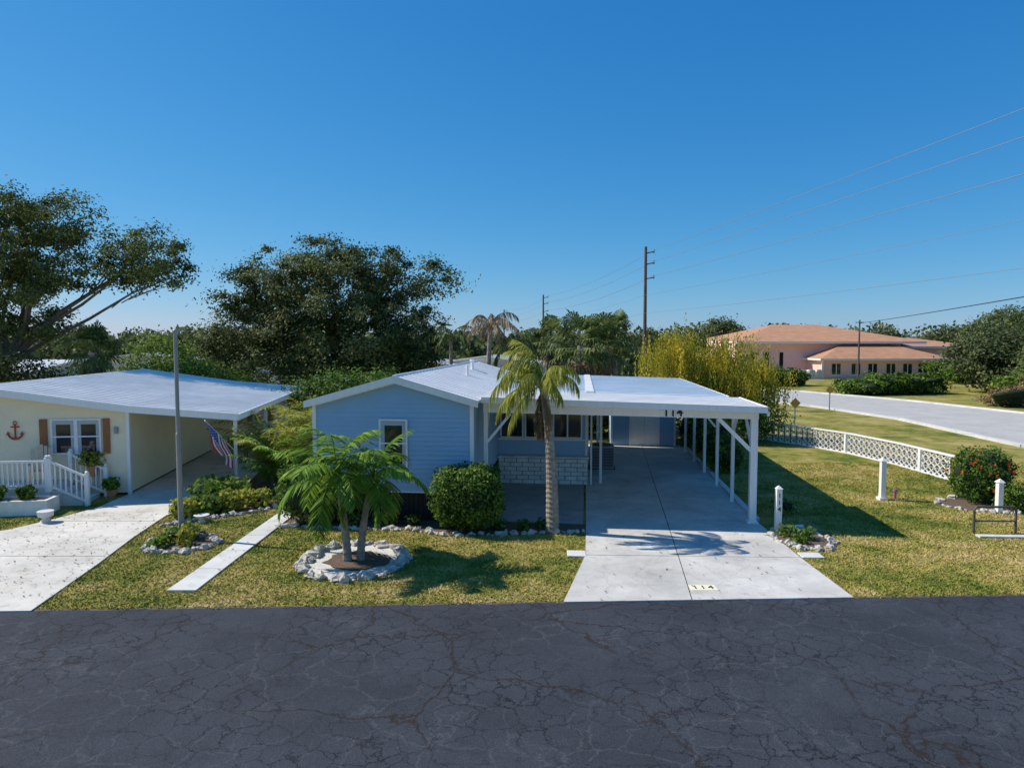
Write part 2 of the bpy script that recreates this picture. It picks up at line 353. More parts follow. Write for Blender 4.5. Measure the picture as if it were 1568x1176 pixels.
def frond(base,az,el,L,droop,nl,ll,w,hang=0.5,segs=9,out=None,seg2=True,rw=0.02,spread=0.75):
    pts=[np.array(base,float)]; ds=[]
    for i in range(segs):
        t=(i+0.5)/segs; e=el-droop*t**1.3
        d=np.array([math.cos(az)*math.cos(e),math.sin(az)*math.cos(e),math.sin(e)]); ds.append(d)
        pts.append(pts[-1]+d*L/segs)
    side=np.array([-math.sin(az),math.cos(az),0.0])
    for i in range(segs):
        r0=rw*(1-i/segs*0.8); r1=rw*(1-(i+1)/segs*0.8); upv=np.cross(ds[i],side)
        out.append(([pts[i]-side*r0,pts[i]+side*r0,pts[i+1]+side*r1,pts[i+1]-side*r1],0.75))
        out.append(([pts[i]-upv*r0,pts[i]+upv*r0,pts[i+1]+upv*r1,pts[i+1]-upv*r1],0.65))
    rb=random.random()
    for j in range(nl):
        t=0.14+0.86*(j+random.random()*0.5)/nl; f=min(t*segs,segs-1e-3); i=int(f); p=pts[i]+(pts[i+1]-pts[i])*(f-i); tg=ds[i]
        lj=ll*(0.35+0.65*math.sin(math.pi*min(1,(t*0.9+0.08))))*random.uniform(.8,1.15)
        for sgn in (-1,1):
            if random.random()<.06: continue
            d=tg*(0.35+0.5*t)+side*sgn*spread+np.array([0,0,-hang*random.uniform(.5,1.4)]); d/=np.linalg.norm(d)
            pw=np.cross(d,np.array([random.gauss(0,.3),random.gauss(0,.3),1.0])); pw/=max(np.linalg.norm(pw),1e-6)
            rv=0.4*rb+0.6*random.random()
            if seg2:
                m_=p+d*lj*0.5; d2=d+np.array([0,0,-hang*0.9]); d2/=np.linalg.norm(d2); tip=m_+d2*lj*0.5
                out.append(([p-pw*w*.35,p+pw*w*.35,m_+pw*w*.5,m_-pw*w*.5],rv))
                out.append(([m_-pw*w*.5,m_+pw*w*.5,tip+pw*w*.06,tip-pw*w*.06],rv))
            else:
                tip=p+d*lj; out.append(([p-pw*w*.5,p+pw*w*.5,tip+pw*w*.1,tip-pw*w*.1],rv))
def fan(base,az,el,L,fr,nseg,out,droop=0.5):
    d=np.array([math.cos(az)*math.cos(el),math.sin(az)*math.cos(el),math.sin(el)]); side=np.array([-math.sin(az),math.cos(az),0.0])
    b=np.array(base,float); c=b+d*L; up=np.cross(d,side)
    out.append(([b-side*.02,b+side*.02,c+side*.015,c-side*.015],.6))
    rb=random.random()
    for k in range(nseg):
        a=(k/(nseg-1)-0.5)*R(230); dd=d*math.cos(a)+side*math.sin(a); l=fr*(1-0.25*abs(a)/2)*random.uniform(.85,1.1)
        m_=c+dd*l*0.55; tip=m_+(dd*0.6+np.array([0,0,-droop*random.uniform(.5,1.5)]))*l*0.45
        s2=np.cross(dd,up); s2/=max(np.linalg.norm(s2),1e-6); w=fr*0.11; rv=.4*rb+.6*random.random()
        out.append(([c,c,m_+s2*w*.5,m_-s2*w*.5],rv)); out.append(([m_-s2*w*.5,m_+s2*w*.5,tip+s2*.005,tip-s2*.005],rv))
def quads_obj(name,out,mats,parent):
    return raw(name,np.array([q for q,_ in out]),mats,np.array([r for _,r in out]),parent)

def pip(P,poly):
    x,y=P[:,0],P[:,1]; ins=np.zeros(len(P),bool); n=len(poly)
    for i in range(n):
        x0,y0=poly[i];x1,y1=poly[(i+1)%n]
        c=((y0>y)!=(y1>y))&(x<(x1-x0)*(y-y0)/((y1-y0) if y1!=y0 else 1e-9)+x0); ins^=c
    return ins

# ------------------------------------------------------------------ sky, sun, camera
SUN_EL=R(43.5); SUN_AZ=math.atan2(-0.965,0.26)   # clockwise from +Y
w=bpy.data.worlds.new('World'); scene.world=w; w.use_nodes=True; nt=w.node_tree
bg=nt.nodes['Background']; sky=nt.nodes.new('ShaderNodeTexSky'); sky.sky_type='NISHITA'; sky.sun_disc=False
sky.sun_elevation=SUN_EL; sky.sun_rotation=SUN_AZ%(2*math.pi); sky.altitude=300; sky.air_density=1.0; sky.dust_density=0.2; sky.ozone_density=2.5
sepn=nt.nodes.new('ShaderNodeSeparateColor'); comb=nt.nodes.new('ShaderNodeCombineColor')
nt.links.new(sky.outputs[0],sepn.inputs[0])
for ch,(p,a) in enumerate(((1.5,0.56),(0.78,0.64),(0.50,0.86))):   # colour grade of the clear sky
    m0=nt.nodes.new('ShaderNodeMath'); m0.operation='MULTIPLY'; m0.inputs[1].default_value=0.11
    m1=nt.nodes.new('ShaderNodeMath'); m1.operation='POWER'; m1.inputs[1].default_value=p
    m2=nt.nodes.new('ShaderNodeMath'); m2.operation='MULTIPLY'; m2.inputs[1].default_value=a/0.15
    nt.links.new(sepn.outputs[ch],m0.inputs[0]); nt.links.new(m0.outputs[0],m1.inputs[0]); nt.links.new(m1.outputs[0],m2.inputs[0]); nt.links.new(m2.outputs[0],comb.inputs[ch])
nt.links.new(comb.outputs[0],bg.inputs[0]); bg.inputs[1].default_value=0.15
sl=bpy.data.lights.new('sun','SUN'); sl.energy=5.0; sl.angle=R(0.5); sl.color=(1.0,0.95,0.85)
so=link(bpy.data.objects.new('sun',sl))
sd=Vector((-0.965*math.cos(SUN_EL),0.26*math.cos(SUN_EL),math.sin(SUN_EL)))
so.rotation_euler=sd.to_track_quat('Z','Y').to_euler(); so.location=(-30,10,30)
cam=bpy.data.cameras.new('camera'); cam.lens=24; cam.sensor_width=36; cam.clip_end=6000; cam.clip_start=0.1
co=link(bpy.data.objects.new('camera',cam)); co.location=(0,0,4.8); co.rotation_euler=(R(90-3.5),0,0); scene.camera=co
scene.view_settings.view_transform='Standard'; scene.view_settings.look='None'; scene.view_settings.exposure=0

# ------------------------------------------------------------------ ground & pavements
m=MB(); m.poly([(-2500,-300,0),(2500,-300,0),(2500,3500,0),(-2500,3500,0)]); m.build('ground',M_grass)
def road_edge(x): return 12.29+0.0415*x
xs=np.linspace(-70,70,900)
def edge_noise(x): return 0.05*mnoise.noise(Vector((x*1.7,0,0)))+0.03*mnoise.noise(Vector((x*7,3,0)))
top=[(x,road_edge(x)+edge_noise(x),0.008) for x in xs]
m=MB(); 
for i in range(len(top)-1):
    a,b=top[i],top[i+1]; m.poly([(a[0],4.0,0.008),(b[0],4.0,0.008),b,a])
m.build('asphalt_road',M_asph)
m=MB()
for i in range(len(top)-1):
    a,b=top[i],top[i+1]; f=lambda x:road_edge(x)+.09+.08*mnoise.noise(Vector((x*2.3,9,0)))
    m.poly([(a[0],a[1]-.1,0.004),(b[0],b[1]-.1,0.004),(b[0],f(b[0]),0.004),(a[0],f(a[0]),0.004)])
m.build('road_verge_dirt',M_dirt)
HO=(-5.37,18.42); HR=R(-5.8)
def HW(a,b): return (HO[0]+a*math.cos(HR)-b*math.sin(HR), HO[1]+a*math.sin(HR)+b*math.cos(HR))
NO=(-12.07,21.3); NR=R(8)
def NW(a,b): return (NO[0]+a*math.cos(NR)-b*math.sin(NR), NO[1]+a*math.sin(NR)+b*math.cos(NR))
def XL(y): return 0.95+(y-12.35)*(0.73/2.8) if y<15.15 else 1.68+(y-15.15)*0.105
def XC(y): return 3.39+(y-12.6)*0.139
def XR(y): return 6.42 if y<17.6 else 6.50+(y-17.6)*0.093
m=MB(); g=0.012
def yrow(k,x): return road_edge(x)-0.03 if k==0 else ROWS[k]-(x-4)*0.04
ROWS=[12.5,15.0,18.1,20.9,23.9,27.2,31.8]
m.slab([(XL(12.3)+.03,road_edge(.95)),(6.4,road_edge(6.4)),(XR(17.6)-.02,17.6),(XR(31.6)-.02,31.5),(XL(31.6)+.02,31.7),(XL(15.1)+.02,15.15)],-0.05,0.012,1)
for k in range(len(ROWS)-1):
    for (fa,fb) in ((XL,XC),(XC,XR)):
        y0=ROWS[k];y1=ROWS[k+1]
        if k==0: y0=12.3
        a0,b0,a1,b1=fa(y0)+g,fb(y0)-g,fa(y1)+g,fb(y1)-g
        p=[(a0,yrow(k,a0)+g),(b0,yrow(k,b0)+g),(b1,yrow(k+1,b1)-g),(a1,yrow(k+1,a1)-g)]
        m.slab(p,0.0,0.032,0)
m.build('driveway',[M_conc,M_joint])
m=MB()
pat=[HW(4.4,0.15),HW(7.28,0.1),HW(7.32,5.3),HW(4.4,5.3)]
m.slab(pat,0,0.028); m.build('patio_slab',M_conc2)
m=MB()
for i in range(5):
    y0=12.9+i*1.26; y1=y0+1.245
    f=lambda y:( -6.66+(y-12.9)*0.02, -6.1+(y-12.9)*0.008)
    m.slab([(f(y0)[0],y0),(f(y0)[1],y0),(f(y1)[1],y1),(f(y1)[0],y1)],0,0.035)
m.build('walkway',M_conc3)
NDRV=[(-8.58,road_edge(-8.58)-.03),(-8.95,14.5),(-9.3,16.5),(-9.55,18.5),(-9.45,20.5),NW(3.25,0),NW(3.25,9),NW(0,9),NW(0,0),(-12.0,19.5),(-12.4,18.2),(-12.9,17.1),(-14,16.5),(-17,16.3),(-17,road_edge(-17)-.03)]
m=MB(); m.slab(NDRV,0,0.03)
for y in (15.0,18.0,):
    m.box(-12.9 if y<17 else -12.3,-9.1,y,y+0.02,0.029,0.033,1)
m.build('neighbour_driveway',[M_concn,M_joint])
m=MB()
m.slab([(1.24,15.0),(1.66,14.98),(1.68,15.4),(1.26,15.42)],0,0.04,0)
m.build('meter_cover',M_conc3,bevel=0.01)
m=MB(); m.slab([(6.46,14.9),(6.94,14.88),(6.96,15.25),(6.48,15.27)],0,0.04,0); m.build('meter_cover',M_conc3,bevel=0.01)
e=empty('driveway_number_plate',(3.72,13.03,0.036))
m=MB(); m.slab([(-.26,-.15),(.26,-.15),(.26,.15),(-.26,.15)],-0.004,0.002); m.build('painted_panel',M_mark,e)
def text(s,size,parent,loc,rot,mat=M_text,ext=0.004,name='number',sp=1.0,off=0.012):
    c=bpy.data.curves.new(name,'FONT'); c.body=s; c.size=size; c.extrude=ext; c.align_x='CENTER'; c.align_y='CENTER'; c.offset=size*off; c.space_character=sp
    c.materials.append(mat); o=bpy.data.objects.new(name,c); link(o,parent); o.location=loc; o.rotation_euler=rot; return o
text('114',0.24,e,(0,0,0.006),(0,0,0),ext=0.002,sp=1.25,off=0.0)
FR=[(40,5),(27,22),(23.4,31),(24.0,42),(22.5,50),(19,58),(10,68),(-10,80),(-60,100)]
FF=[(62,5),(42,27),(34.5,45),(32.5,55),(28,66),(20,75),(4,86),(-14,95),(-64,115)]
m=MB()
for i in range(len(FR)-1):
    m.poly([(*FR[i],0.02),(*FF[i],0.02),(*FF[i+1],0.02),(*FR[i+1],0.02)],0)
m.build('concrete_road',concrete_mat('far_road_concrete',0.42,0.54,(1,0.94,0.86)))
m=MB()
for P,s in ((FR,1),(FF,-1)):
    for i in range(len(P)-1):
        a=Vector(P[i]);b=Vector(P[i+1]); d=(b-a).normalized(); n=Vector((d.y,-d.x))*0.15*s
        q=[a-n,a+n,b+n,b-n]
        m.slab([(v.x,v.y) for v in q],0.0,0.13)
m.build('kerb',M_conc3)

def ell(cx,cy,rx,ry,n=36,jit=0.06): 
    return [(cx+rx*math.cos(2*math.pi*i/n)*(1+random.uniform(-jit,jit)),cy+ry*math.sin(2*math.pi*i/n)*(1+random.uniform(-jit,jit))) for i in range(n)]
def rocks(name,path,r0,r1,n,closed=True,rows=1,mat=M_rock):
    m=MB(); P=path+[path[0]] if closed else path
    L=[0]
    for a,b in zip(P[:-1],P[1:]): L.append(L[-1]+math.dist(a,b))
    for i in range(n):
        s=L[-1]*(i+random.uniform(-.5,.5))/n; s=min(max(s,0),L[-1]-1e-3)
        j=max(k for k in range(len(L)) if L[k]<=s); j=min(j,len(P)-2); f=(s-L[j])/max(L[j+1]-L[j],1e-6)
        x=P[j][0]+(P[j+1][0]-P[j][0])*f+random.uniform(-.08,.08); y=P[j][1]+(P[j+1][1]-P[j][1])*f+random.uniform(-.08,.08)
        r=r0+(r1-r0)*random.random()**1.6; m.ico((x,y,r*0.4),(r*random.uniform(.8,1.5),r*random.uniform(.6,1.1),r*random.uniform(.5,1.0)),0.34,2)
    return m.build(name,mat,smooth=False)
PB=ell(-3.45,14.75,1.08,1.22); M2=ell(-3.4,14.75,0.68,0.66,24,.16)
m=MB(); m.poly([(x,y,0.008) for x,y in PB],0); m.build('gravel_bed',M_gravel)
m=MB(); m.poly([(x,y,0.02) for x,y in M2],0); m.build('mulch_bed',M_mulch)
rocks('rock_border',ell(-3.45,14.75,1.1,1.25,30,.03),0.05,0.15,84)
FB=ell(-7.85,16.0,.85,.75); m=MB(); m.poly([(x,y,0.008) for x,y in FB]); m.build('mulch_bed',M_mulch)
rocks('rock_border',ell(-7.85,16.0,.82,.72,30,.03),0.04,0.12,54)
RB=ell(6.98,16.35,.62,.8); m=MB(); m.poly([(x,y,0.036) for x,y in RB]); m.build('mulch_bed',M_mulch)
rocks('rock_border',ell(7.05,16.35,.66,.85,30,.03),0.05,0.12,54)
HB=[(-6.05,17.5),(-5.3,17.45),(-4,17.3),(-2.5,17.2),(-1.6,16.7),(-.5,16.75),(.6,16.9),(1.85,17.0),(1.95,17.75),(-1.0,18.0),(-5.4,18.5),(-6.1,19.0)]
m=MB(); m.poly([(x,y,0.008) for x,y in HB]); m.build('mulch_bed',M_mulch)
rocks('rock_border',HB[:8],0.04,0.11,100,closed=False)
LB=[(-9.2,17.6),(-8.4,18.2),(-7.4,19.0),(-6.8,19.6),(-6.8,24),(-9.2,24),(-9.3,20.5)]
m=MB(); m.poly([(x,y,0.008) for x,y in LB]); m.build('mulch_bed',M_mulch)
rocks('rock_border',LB[:4],0.05,0.11,38,closed=False)
SB=ell(14.6,19.9,1.9,1.1); m=MB(); m.poly([(x,y,0.008) for x,y in SB]); m.build('mulch_bed',M_mulch)
rocks('rock_border',ell(14.6,19.9,1.9,1.1,30,.02),0.04,0.10,70)

HF=[HW(-.1,-.1),HW(7.4,-.1),HW(7.4,14),HW(-.1,14)]
DRV=[(0.93,12.2),(6.44,12.2),(6.44,17.6),(6.53,18),(7.9,32),(3.4,32),(1.7,15.15)]
EXC=[DRV,[(-6.68,12.88),(-6.08,12.88),(-6.03,19.2),(-6.55,19.2)],NDRV,PB,FB,RB,HB,LB,SB,HF,[NW(-9,-2.6),NW(-.6,-2.6),NW(-.6,0),NW(3,0),NW(3,12),NW(-9,12)]]
def blades(n,x0,x1,y0,y1):
    P=np.stack([rng.uniform(x0,x1,n),y0+(y1-y0)*rng.random(n)**1.15],axis=1)
    ok=P[:,1]>12.32+0.0415*P[:,0]+rng.normal(size=n)*0.04+0.05*np.sin(P[:,0]*5)*np.sin(P[:,0]*2.1)
    for e in EXC: ok&=~pip(P,e)
    return P[ok]
P=blades(430000,-14,24,12,27); n=len(P)
ang=rng.random(n)*6.283; hh=0.015+0.035*rng.random(n); ww=0.009+0.011*rng.random(n)
dx=np.stack([np.cos(ang),np.sin(ang),np.zeros(n)],1)*ww[:,None]; b3=np.concatenate([P,np.zeros((n,1))],1)
tip=b3+np.stack([rng.normal(size=n)*0.035,rng.normal(size=n)*0.035,hh],1)
raw('grass',np.stack([b3-dx,b3+dx,tip],1),[M_blade])

# fallen leaves on the neighbour's driveway, kerb and lawn
P=np.stack([rng.uniform(-13,-8.7,500),rng.uniform(12.3,19,500),np.full(500,.045)],1); P2=np.stack([rng.uniform(-8,6,260),rng.uniform(12.3,17,260),np.full(260,.055)],1)
raw('fallen_leaves',leaf_quads(np.concatenate([P,P2]),.055,.6,np.tile([0,0,1.0],(760,1)),.5),[LM_dead])

# ------------------------------------------------------------------ windows
def window(parent,x0,x1,z0,z1,y,mull=0,rail=True,name='window',blind=False,fw=0.05):
    m=MB(); f=fw
    m.box(x0-f,x1+f,y-.05,y+.0,z0-f,z0,0); m.box(x0-f,x1+f,y-.05,y,z1,z1+f,0)
    m.box(x0-f,x0,y-.049,y,z0,z1,0); m.box(x1,x1+f,y-.049,y,z0,z1,0)
    for k in range(mull):
        xm=x0+(x1-x0)*(k+1)/(mull+1); m.box(xm-.025,xm+.025,y-.047,y-.01,z0,z1,0)
    if rail: m.box(x0,x1,y-.043,y-.012,(z0+z1)/2-.02,(z0+z1)/2+.02,0)
    m.box(x0,x1,y-.022,y-.018,z0,z1,1)
    if blind:
        for s_ in (0,1):
            m.box(x0+.0+s_*(x1-x0-.1),x0+.1+s_*(x1-x0-.1),y-.030,y-.0235,z0+.01,z1-.01,2)
        m.box(x0+.1,x1-.1,y-.030,y-.0235,z1-.12,z1-.01,2)
    return m.build(name,[M_frame,M_glass,M_blind],parent)

# ------------------------------------------------------------------ blue mobile home
H=empty('blue_mobile_home',(HO[0],HO[1],0),HR)
W=4.35; D=14.0; PK=2.28
def topf(a): return 3.2+(3.82-3.2)*a/PK if a<PK else 3.82-(3.82-3.25)*(a-PK)/(W-PK)
m=MB(); m.box(.06,W-.06,.08,D-.1,0,.79)
x=.06
while x<W-.1:
    m.box(x,x+.05,.05,.079,0.0,.78); x+=.13
m.build('skirting',M_skirt,H)
m=MB(); m.lapw((0,0),(W,0),.8,lambda t:topf(t*W)-0.02,(0,-1)); m.lapw((0,D),(0,0),.8,lambda t:3.16,(-1,0)); m.lapw((W,0),(W,D),.8,lambda t:3.2,(1,0))
m.lapw((W,D),(0,D),.8,lambda t:topf((1-t)*W)-.02,(0,1)); m.poly([(0,0,.8),(0,D,.8),(W,D,.8),(W,0,.8)])
m.build('siding_walls',M_blue,H)
m=MB()
for x0 in (-.03,W-.07): m.box(x0,x0+.10,-.04,.02,.78,3.2 if x0<1 else 3.24)
m.box(.07,W-.07,-.034,-.0,.77,.80)
m.build('corner_trim',M_white,H)
m=MB(); oh=.18; f0=-.22
th=.07
zl=3.2-(3.82-3.2)/PK*oh; zr=3.25-(3.82-3.25)/(W-PK)*oh
m.prof_y([(-oh,zl),(PK,3.83),(PK,3.83+th),(-oh,zl+th)],f0,D+.1,0)
m.prof_y([(PK+.001,3.83),(W+oh,zr),(W+oh,zr+th),(PK+.001,3.83+th)],f0,D+.1,0)
y=f0+.4
while y<D:
    m.prof_y([(-oh,zl+th+.001),(PK,3.83+th+.001),(PK,3.83+th+.018),(-oh,zl+th+.018)],y,y+.035,0)
    m.prof_y([(PK,3.83+th+.001),(W+oh,zr+th+.001),(W+oh,zr+th+.018),(PK,3.83+th+.018)],y,y+.035,0); y+=.42
m.tube([(PK,f0,3.83+th+.01),(PK,D+.1,3.83+th+.01)],.035,8)
m.tube([(3.2,6,3.6),(3.2,6,4.0)],.05,10); m.tube([(2.9,9,3.6),(2.9,9,4.05)],.06,10); m.ico((2.9,9,4.08),(.11,.11,.05),0)
m.build('roof',M_roofw,H)
m=MB(); t2=.13
m.prof_y([(-oh-.01,zl-t2+.02),(PK,3.85-t2),(PK,3.87+th-.02),(-oh-.01,zl+th+.005)],f0-.025,f0-.002,0)
m.prof_y([(PK+.002,3.85-t2),(W+oh,zr-t2+.02),(W+oh,zr+th+.005),(PK+.002,3.87+th-.02)],f0-.025,f0-.002,0)
m.prof_y([(0.0,3.2-t2),(PK,3.82-t2),(PK,3.82),(0,3.2)],f0+.16,-.026,0); m.prof_y([(PK+.001,3.82-t2),(W,3.25-t2),(W,3.25),(PK+.001,3.82)],f0+.16,-.026,0)
m.build('rake_fascia',M_white,H)
window(H,1.87,2.55,1.5,2.7,-.022,0,True,'front_window',True)
m=MB(); PBk=5.4; PR=7.4
m.lapw((W+.03,PBk),(PR,PBk),.86,lambda t:3.15,(0,-1)); m.lapw((PR,PBk),(PR,D-.1),.4,lambda t:3.12,(1,0))
m.build('porch_walls',M_blue,H)
m=MB(); m.box(PR-.05,PR+.03,PBk-.04,PBk+.05,.86,3.12); m.box(W+.02,PR-.06,PBk-.07,PBk-.03,1.46,1.52); m.build('porch_trim',M_white,H)
window(H,4.5,5.2,1.58,2.6,PBk-.026,0,False,'porch_window'); window(H,5.34,6.16,1.58,2.6,PBk-.026,1,False,'porch_window'); window(H,6.3,7.2,1.58,2.6,PBk-.026,1,False,'porch_window')
for k in range(4):
    m=MB(); y0=5.9+k*1.9; m.box(PR+.026,PR+.06,y0,y0+1.5,1.1,2.4,0); m.box(PR+.06,PR+.066,y0+.06,y0+.7,1.16,2.34,1); m.box(PR+.06,PR+.066,y0+.8,y0+1.44,1.16,2.34,1); m.build('side_window',[M_frame,M_glass],H)
m=MB(); z=0.03; row=0
while z<.8:
    a=4.42-(row%2)*.2
    while a<7.42:
        a0=max(a,4.42);a1=min(a+.40,7.44)
        if a1-a0>.04: m.box(a0+.008,a1-.008,5.02+random.uniform(0,.03),5.34,z,z+.125)
        a+=.41
    z+=.145; row+=1
m.box(4.43,7.43,5.07,5.33,.02,z-.02,1); m.box(4.40,7.47,5.0,5.36,z,z+.05)
m.build('brick_knee_wall',[M_block,M_mortar],H,bevel=.006)

# ------------------------------------------------------------------ carport
Cp=empty('carport',(HO[0],HO[1],0),HR)
a0,a1=W+oh+.01,11.95
def zt(a): return 3.33-(a-4.53)/(a1-4.53)*.20
m=MB()
def cslab(b0,b1,dz,t,x0=a0,x1=a1,mi=0): m.prof_y([(x0,zt(x0)-t+dz),(x1,zt(x1)-t+dz),(x1,zt(x1)+dz),(x0,zt(x0)+dz)],b0,b1,mi)
cslab(.22,3.4,0,.10); cslab(3.4,D,.02,.10,a0,a1-.3,1)
b=.6
while b<3.3: cslab(b,b+.03,.014,.012); b+=.4
b=3.8
while b<D-.1: cslab(b,b+.03,.034,.012,a0,a1-.3,1); b+=.4
cslab(3.3,D,.05,.045,7.35,7.6)
m.build('roof_panels',[M_roofw,M_roofb],Cp)
m=MB()
m.prof_y([(a0,zt(a0)-.15),(a1+.02,zt(a1)-.15),(a1+.02,zt(a1)+.02),(a0,zt(a0)+.02)],.185,.215,0)
m.box(a1+.0,a1+.03,.22,3.4,zt(a1)-.14,zt(a1)+.02); m.box(a1-.3,a1-.27,3.42,D,zt(a1)-.12,zt(a1)+.04)
m.build('fascia_gutter',M_white,Cp,bevel=.006)
m=MB()
m.prof_y([(4.56,2.90),(11.82,2.79),(11.82,zt(11.8)-.155),(4.56,zt(4.56)-.155)],.50,.60)
m.box(11.66,11.76,.61,13.9,2.80,3.0); m.box(7.82,7.92,.61,13.9,2.90,3.1); 
for bb in (3.4,6.0,8.6,11.2): m.box(7.93,11.65,bb,bb+.06,2.90,3.03)
m.build('header_beams',M_white,Cp)
m=MB()
m.box(11.63,11.81,.49,.67,0,2.795)
for b in (2.97,5.3,7.6,9.9,12.2): m.box(11.66,11.76,b-.05,b+.05,0,2.80)
m.box(4.57,4.68,.5,.6,0,2.9); m.box(7.83,7.92,5.3,5.39,0,2.9); m.box(7.52,7.58,5.05,5.11,0,2.95); m.box(7.83,7.92,9.9,9.99,0,2.9)
m.box(11.58,11.86,.44,.72,0.03,.09)
m.build('posts',M_white,Cp,bevel=.008)
m=MB()
m.beam((11.66,.56,1.95),(10.8,.56,2.80),.08,.10); m.beam((11.71,.7,2.0),(11.71,1.5,2.8),.07); m.beam((4.68,.55,2.1),(5.3,.55,2.86),.07)
m.beam((4.62,.6,2.1),(4.62,1.2,2.9),.06); m.beam((11.71,2.9,2.2),(11.71,2.3,2.8),.06)
m.beam((11.64,5.3,2.0),(10.9,5.3,2.9),.06)
m.build('knee_braces',M_white,Cp)
text('114',.32,Cp,(9.62,.49,2.95),(R(90),0,0),sp=1.1,off=0.02)
m=MB(); m.box(11.97,12.03,.25,.33,2.9,3.0); m.build('downspout',M_white,Cp)
m=MB(); m.box(11.84,12.0,.9,13.5,0,.09); m.build('edge_kerb',M_conc3,Cp)
e=empty('air_conditioner',(*HW(8.0,8.3),0),HR)
m=MB(); m.box(-.45,.45,-.4,.4,.05,.9,0)
for k in range(12): m.box(-.42,.42,-.415,-.401,.12+k*.06,.15+k*.06,1)
m.box(-.5,.5,-.45,.45,0,.05,1); m.tube([(0,0,.9),(0,0,.94)],.33,16,1); m.build('cabinet',[M_grey,M_black],e,bevel=.01)

S=empty('storage_shed',(HO[0],HO[1],0),HR)
m=MB(); s0,s1,sb=8.6,11.5,13.98
m.lapw((s0,sb),(s1,sb),.05,lambda t:2.9,(0,-1)); m.lapw((s1,sb),(s1,sb+3),.05,lambda t:2.9,(1,0)); m.lapw((s0,sb+3),(s0,sb),.05,lambda t:2.9,(-1,0)); m.lapw((s1,sb+3),(s0,sb+3),.05,lambda t:2.9,(0,1))
m.build('siding_walls',M_blue,S)
m=MB(); m.box(s0-.1,s1+.1,sb+.05,sb+3.1,2.91,2.99); m.build('roof',M_roofw,S)
m=MB(); m.box(9.42,9.49,sb-.07,sb-.026,.03,2.1); m.box(10.73,10.8,sb-.07,sb-.026,.03,2.1); m.box(9.42,10.8,sb-.07,sb-.026,2.1,2.17)
m.box(9.495,10.105,sb-.055,sb-.027,.05,2.095); m.box(10.115,10.725,sb-.055,sb-.027,.05,2.095); m.box(s0-.03,s0+.06,sb-.04,sb+.03,.03,2.9); m.box(s1-.06,s1+.03,sb-.04,sb+.03,.03,2.9)
m.ico((10.05,sb-.08,1.0),(.03,.03,.03),0,1); m.build('double_door',M_white,S,bevel=.005)

# ------------------------------------------------------------------ neighbour (cream mobile home)
E=empty('cream_mobile_home',(NO[0],NO[1],0),NR); ND=13.0; NL=-8.4
def nz(a): return 3.40-(a+4.2)*(.62/4.2) if a>-4.2 else 3.40-(-4.2-a)*(.62/4.2)
m=MB(); m.lapw((NL,0),(0,0),.08,lambda t:nz(NL+t*-NL)-.03,(0,-1),step=.13); m.lapw((0,0),(0,ND),.08,lambda t:2.74,(1,0),step=.13); m.lapw((NL,ND),(NL,0),.08,lambda t:2.74,(-1,0),step=.13)
m.lapw((0,ND),(NL,ND),.08,lambda t:nz(-t*-NL)-.03,(0,1),step=.13); m.build('siding_walls',M_cream,E)
m=MB(); o=.25
def nroof(y0,y1,d0,d1):
    for xa,za,xb,zb in ((NL-o,nz(NL-o),-4.2,nz(-4.2)),(-4.199,nz(-4.2),.1,nz(.1)),(.101,nz(.1),3.4,nz(0)-.32)):
        m.prof_y([(xa,za+d0),(xb,zb+d0),(xb,zb+d1),(xa,za+d1)],y0,y1)
nroof(-.3,ND+.2,0,.06); y=-.2
while y<ND+.1: nroof(y,y+.035,.061,.10); y+=.42
m.build('metal_roof',M_roofw,E)
m=MB()
for (xa,za,xb,zb) in ((NL-o,nz(NL-o),-4.2,nz(-4.2)),(-4.199,nz(-4.2),.1,nz(.1)),(.101,nz(.1),3.42,nz(0)-.32)):
    m.prof_y([(xa,za-.13),(xb,zb-.13),(xb,zb+.08),(xa,za+.08)],-.33,-.302)
m.box(3.4,3.43,-.3,ND+.2,nz(0)-.44,nz(0)-.25)
for p,z in (((-.03,-.05),2.75),((3.2,-.1),2.4),((3.2,4.3),2.4),((3.2,8.5),2.4)): m.box(p[0],p[0]+.1,p[1],p[1]+.1,0,z)
m.build('fascia_and_posts',M_white,E)
m=MB(); m.lapw((.03,8.6),(3.2,8.6),.03,lambda t:2.45,(0,-1),step=.13); m.build('storage_wall',M_cream,E)
window(E,-2.15,-1.53,1.38,2.38,-.022,0,True,blind=True); window(E,-1.43,-.8,1.38,2.38,-.022,0,True,blind=True)
window(E,1.9,2.4,1.35,2.1,8.57,0,True)
m=MB()
for x0,x1 in ((-2.52,-2.3),(-.7,-.5)):
    m.box(x0,x1,-.06,-.026,1.33,2.43); z=1.38
    while z<2.38: m.box(x0+.03,x1-.03,-.07,-.06,z,z+.03); z+=.055
for x0,x1 in ((1.6,1.8),(2.5,2.7)): m.box(x0,x1,8.52,8.57,1.3,2.15)
m.build('shutters',M_shutter,E)
m=MB(); ax,az=-3.2,2.08; yy=-.06
m.tube([(ax,yy,az-.25),(ax,yy,az+.20)],.025,8); m.tube([(ax-.12,yy,az+.13),(ax+.12,yy,az+.13)],.02,8)
m.tube([(ax+.05*math.cos(t),yy,az+.25+.05*math.sin(t)) for t in np.linspace(0,2*math.pi,13)],.014,6)
m.tube([(ax+.2*math.cos(t),yy,az-.05+.2*math.sin(t)) for t in np.linspace(R(190),R(350),13)],[.01]+[.028]*11+[.01],8)
for s in (-1,1): m.poly([(ax+s*.2,yy-.01,az-.0),(ax+s*.26,yy-.01,az-.12),(ax+s*.13,yy-.01,az-.1)])
m.build('anchor_decoration',M_anchor,E)
m=MB(); m.box(-.36,-.26,-.1,-.026,1.95,2.15); m.build('wall_lamp',M_grey,E)
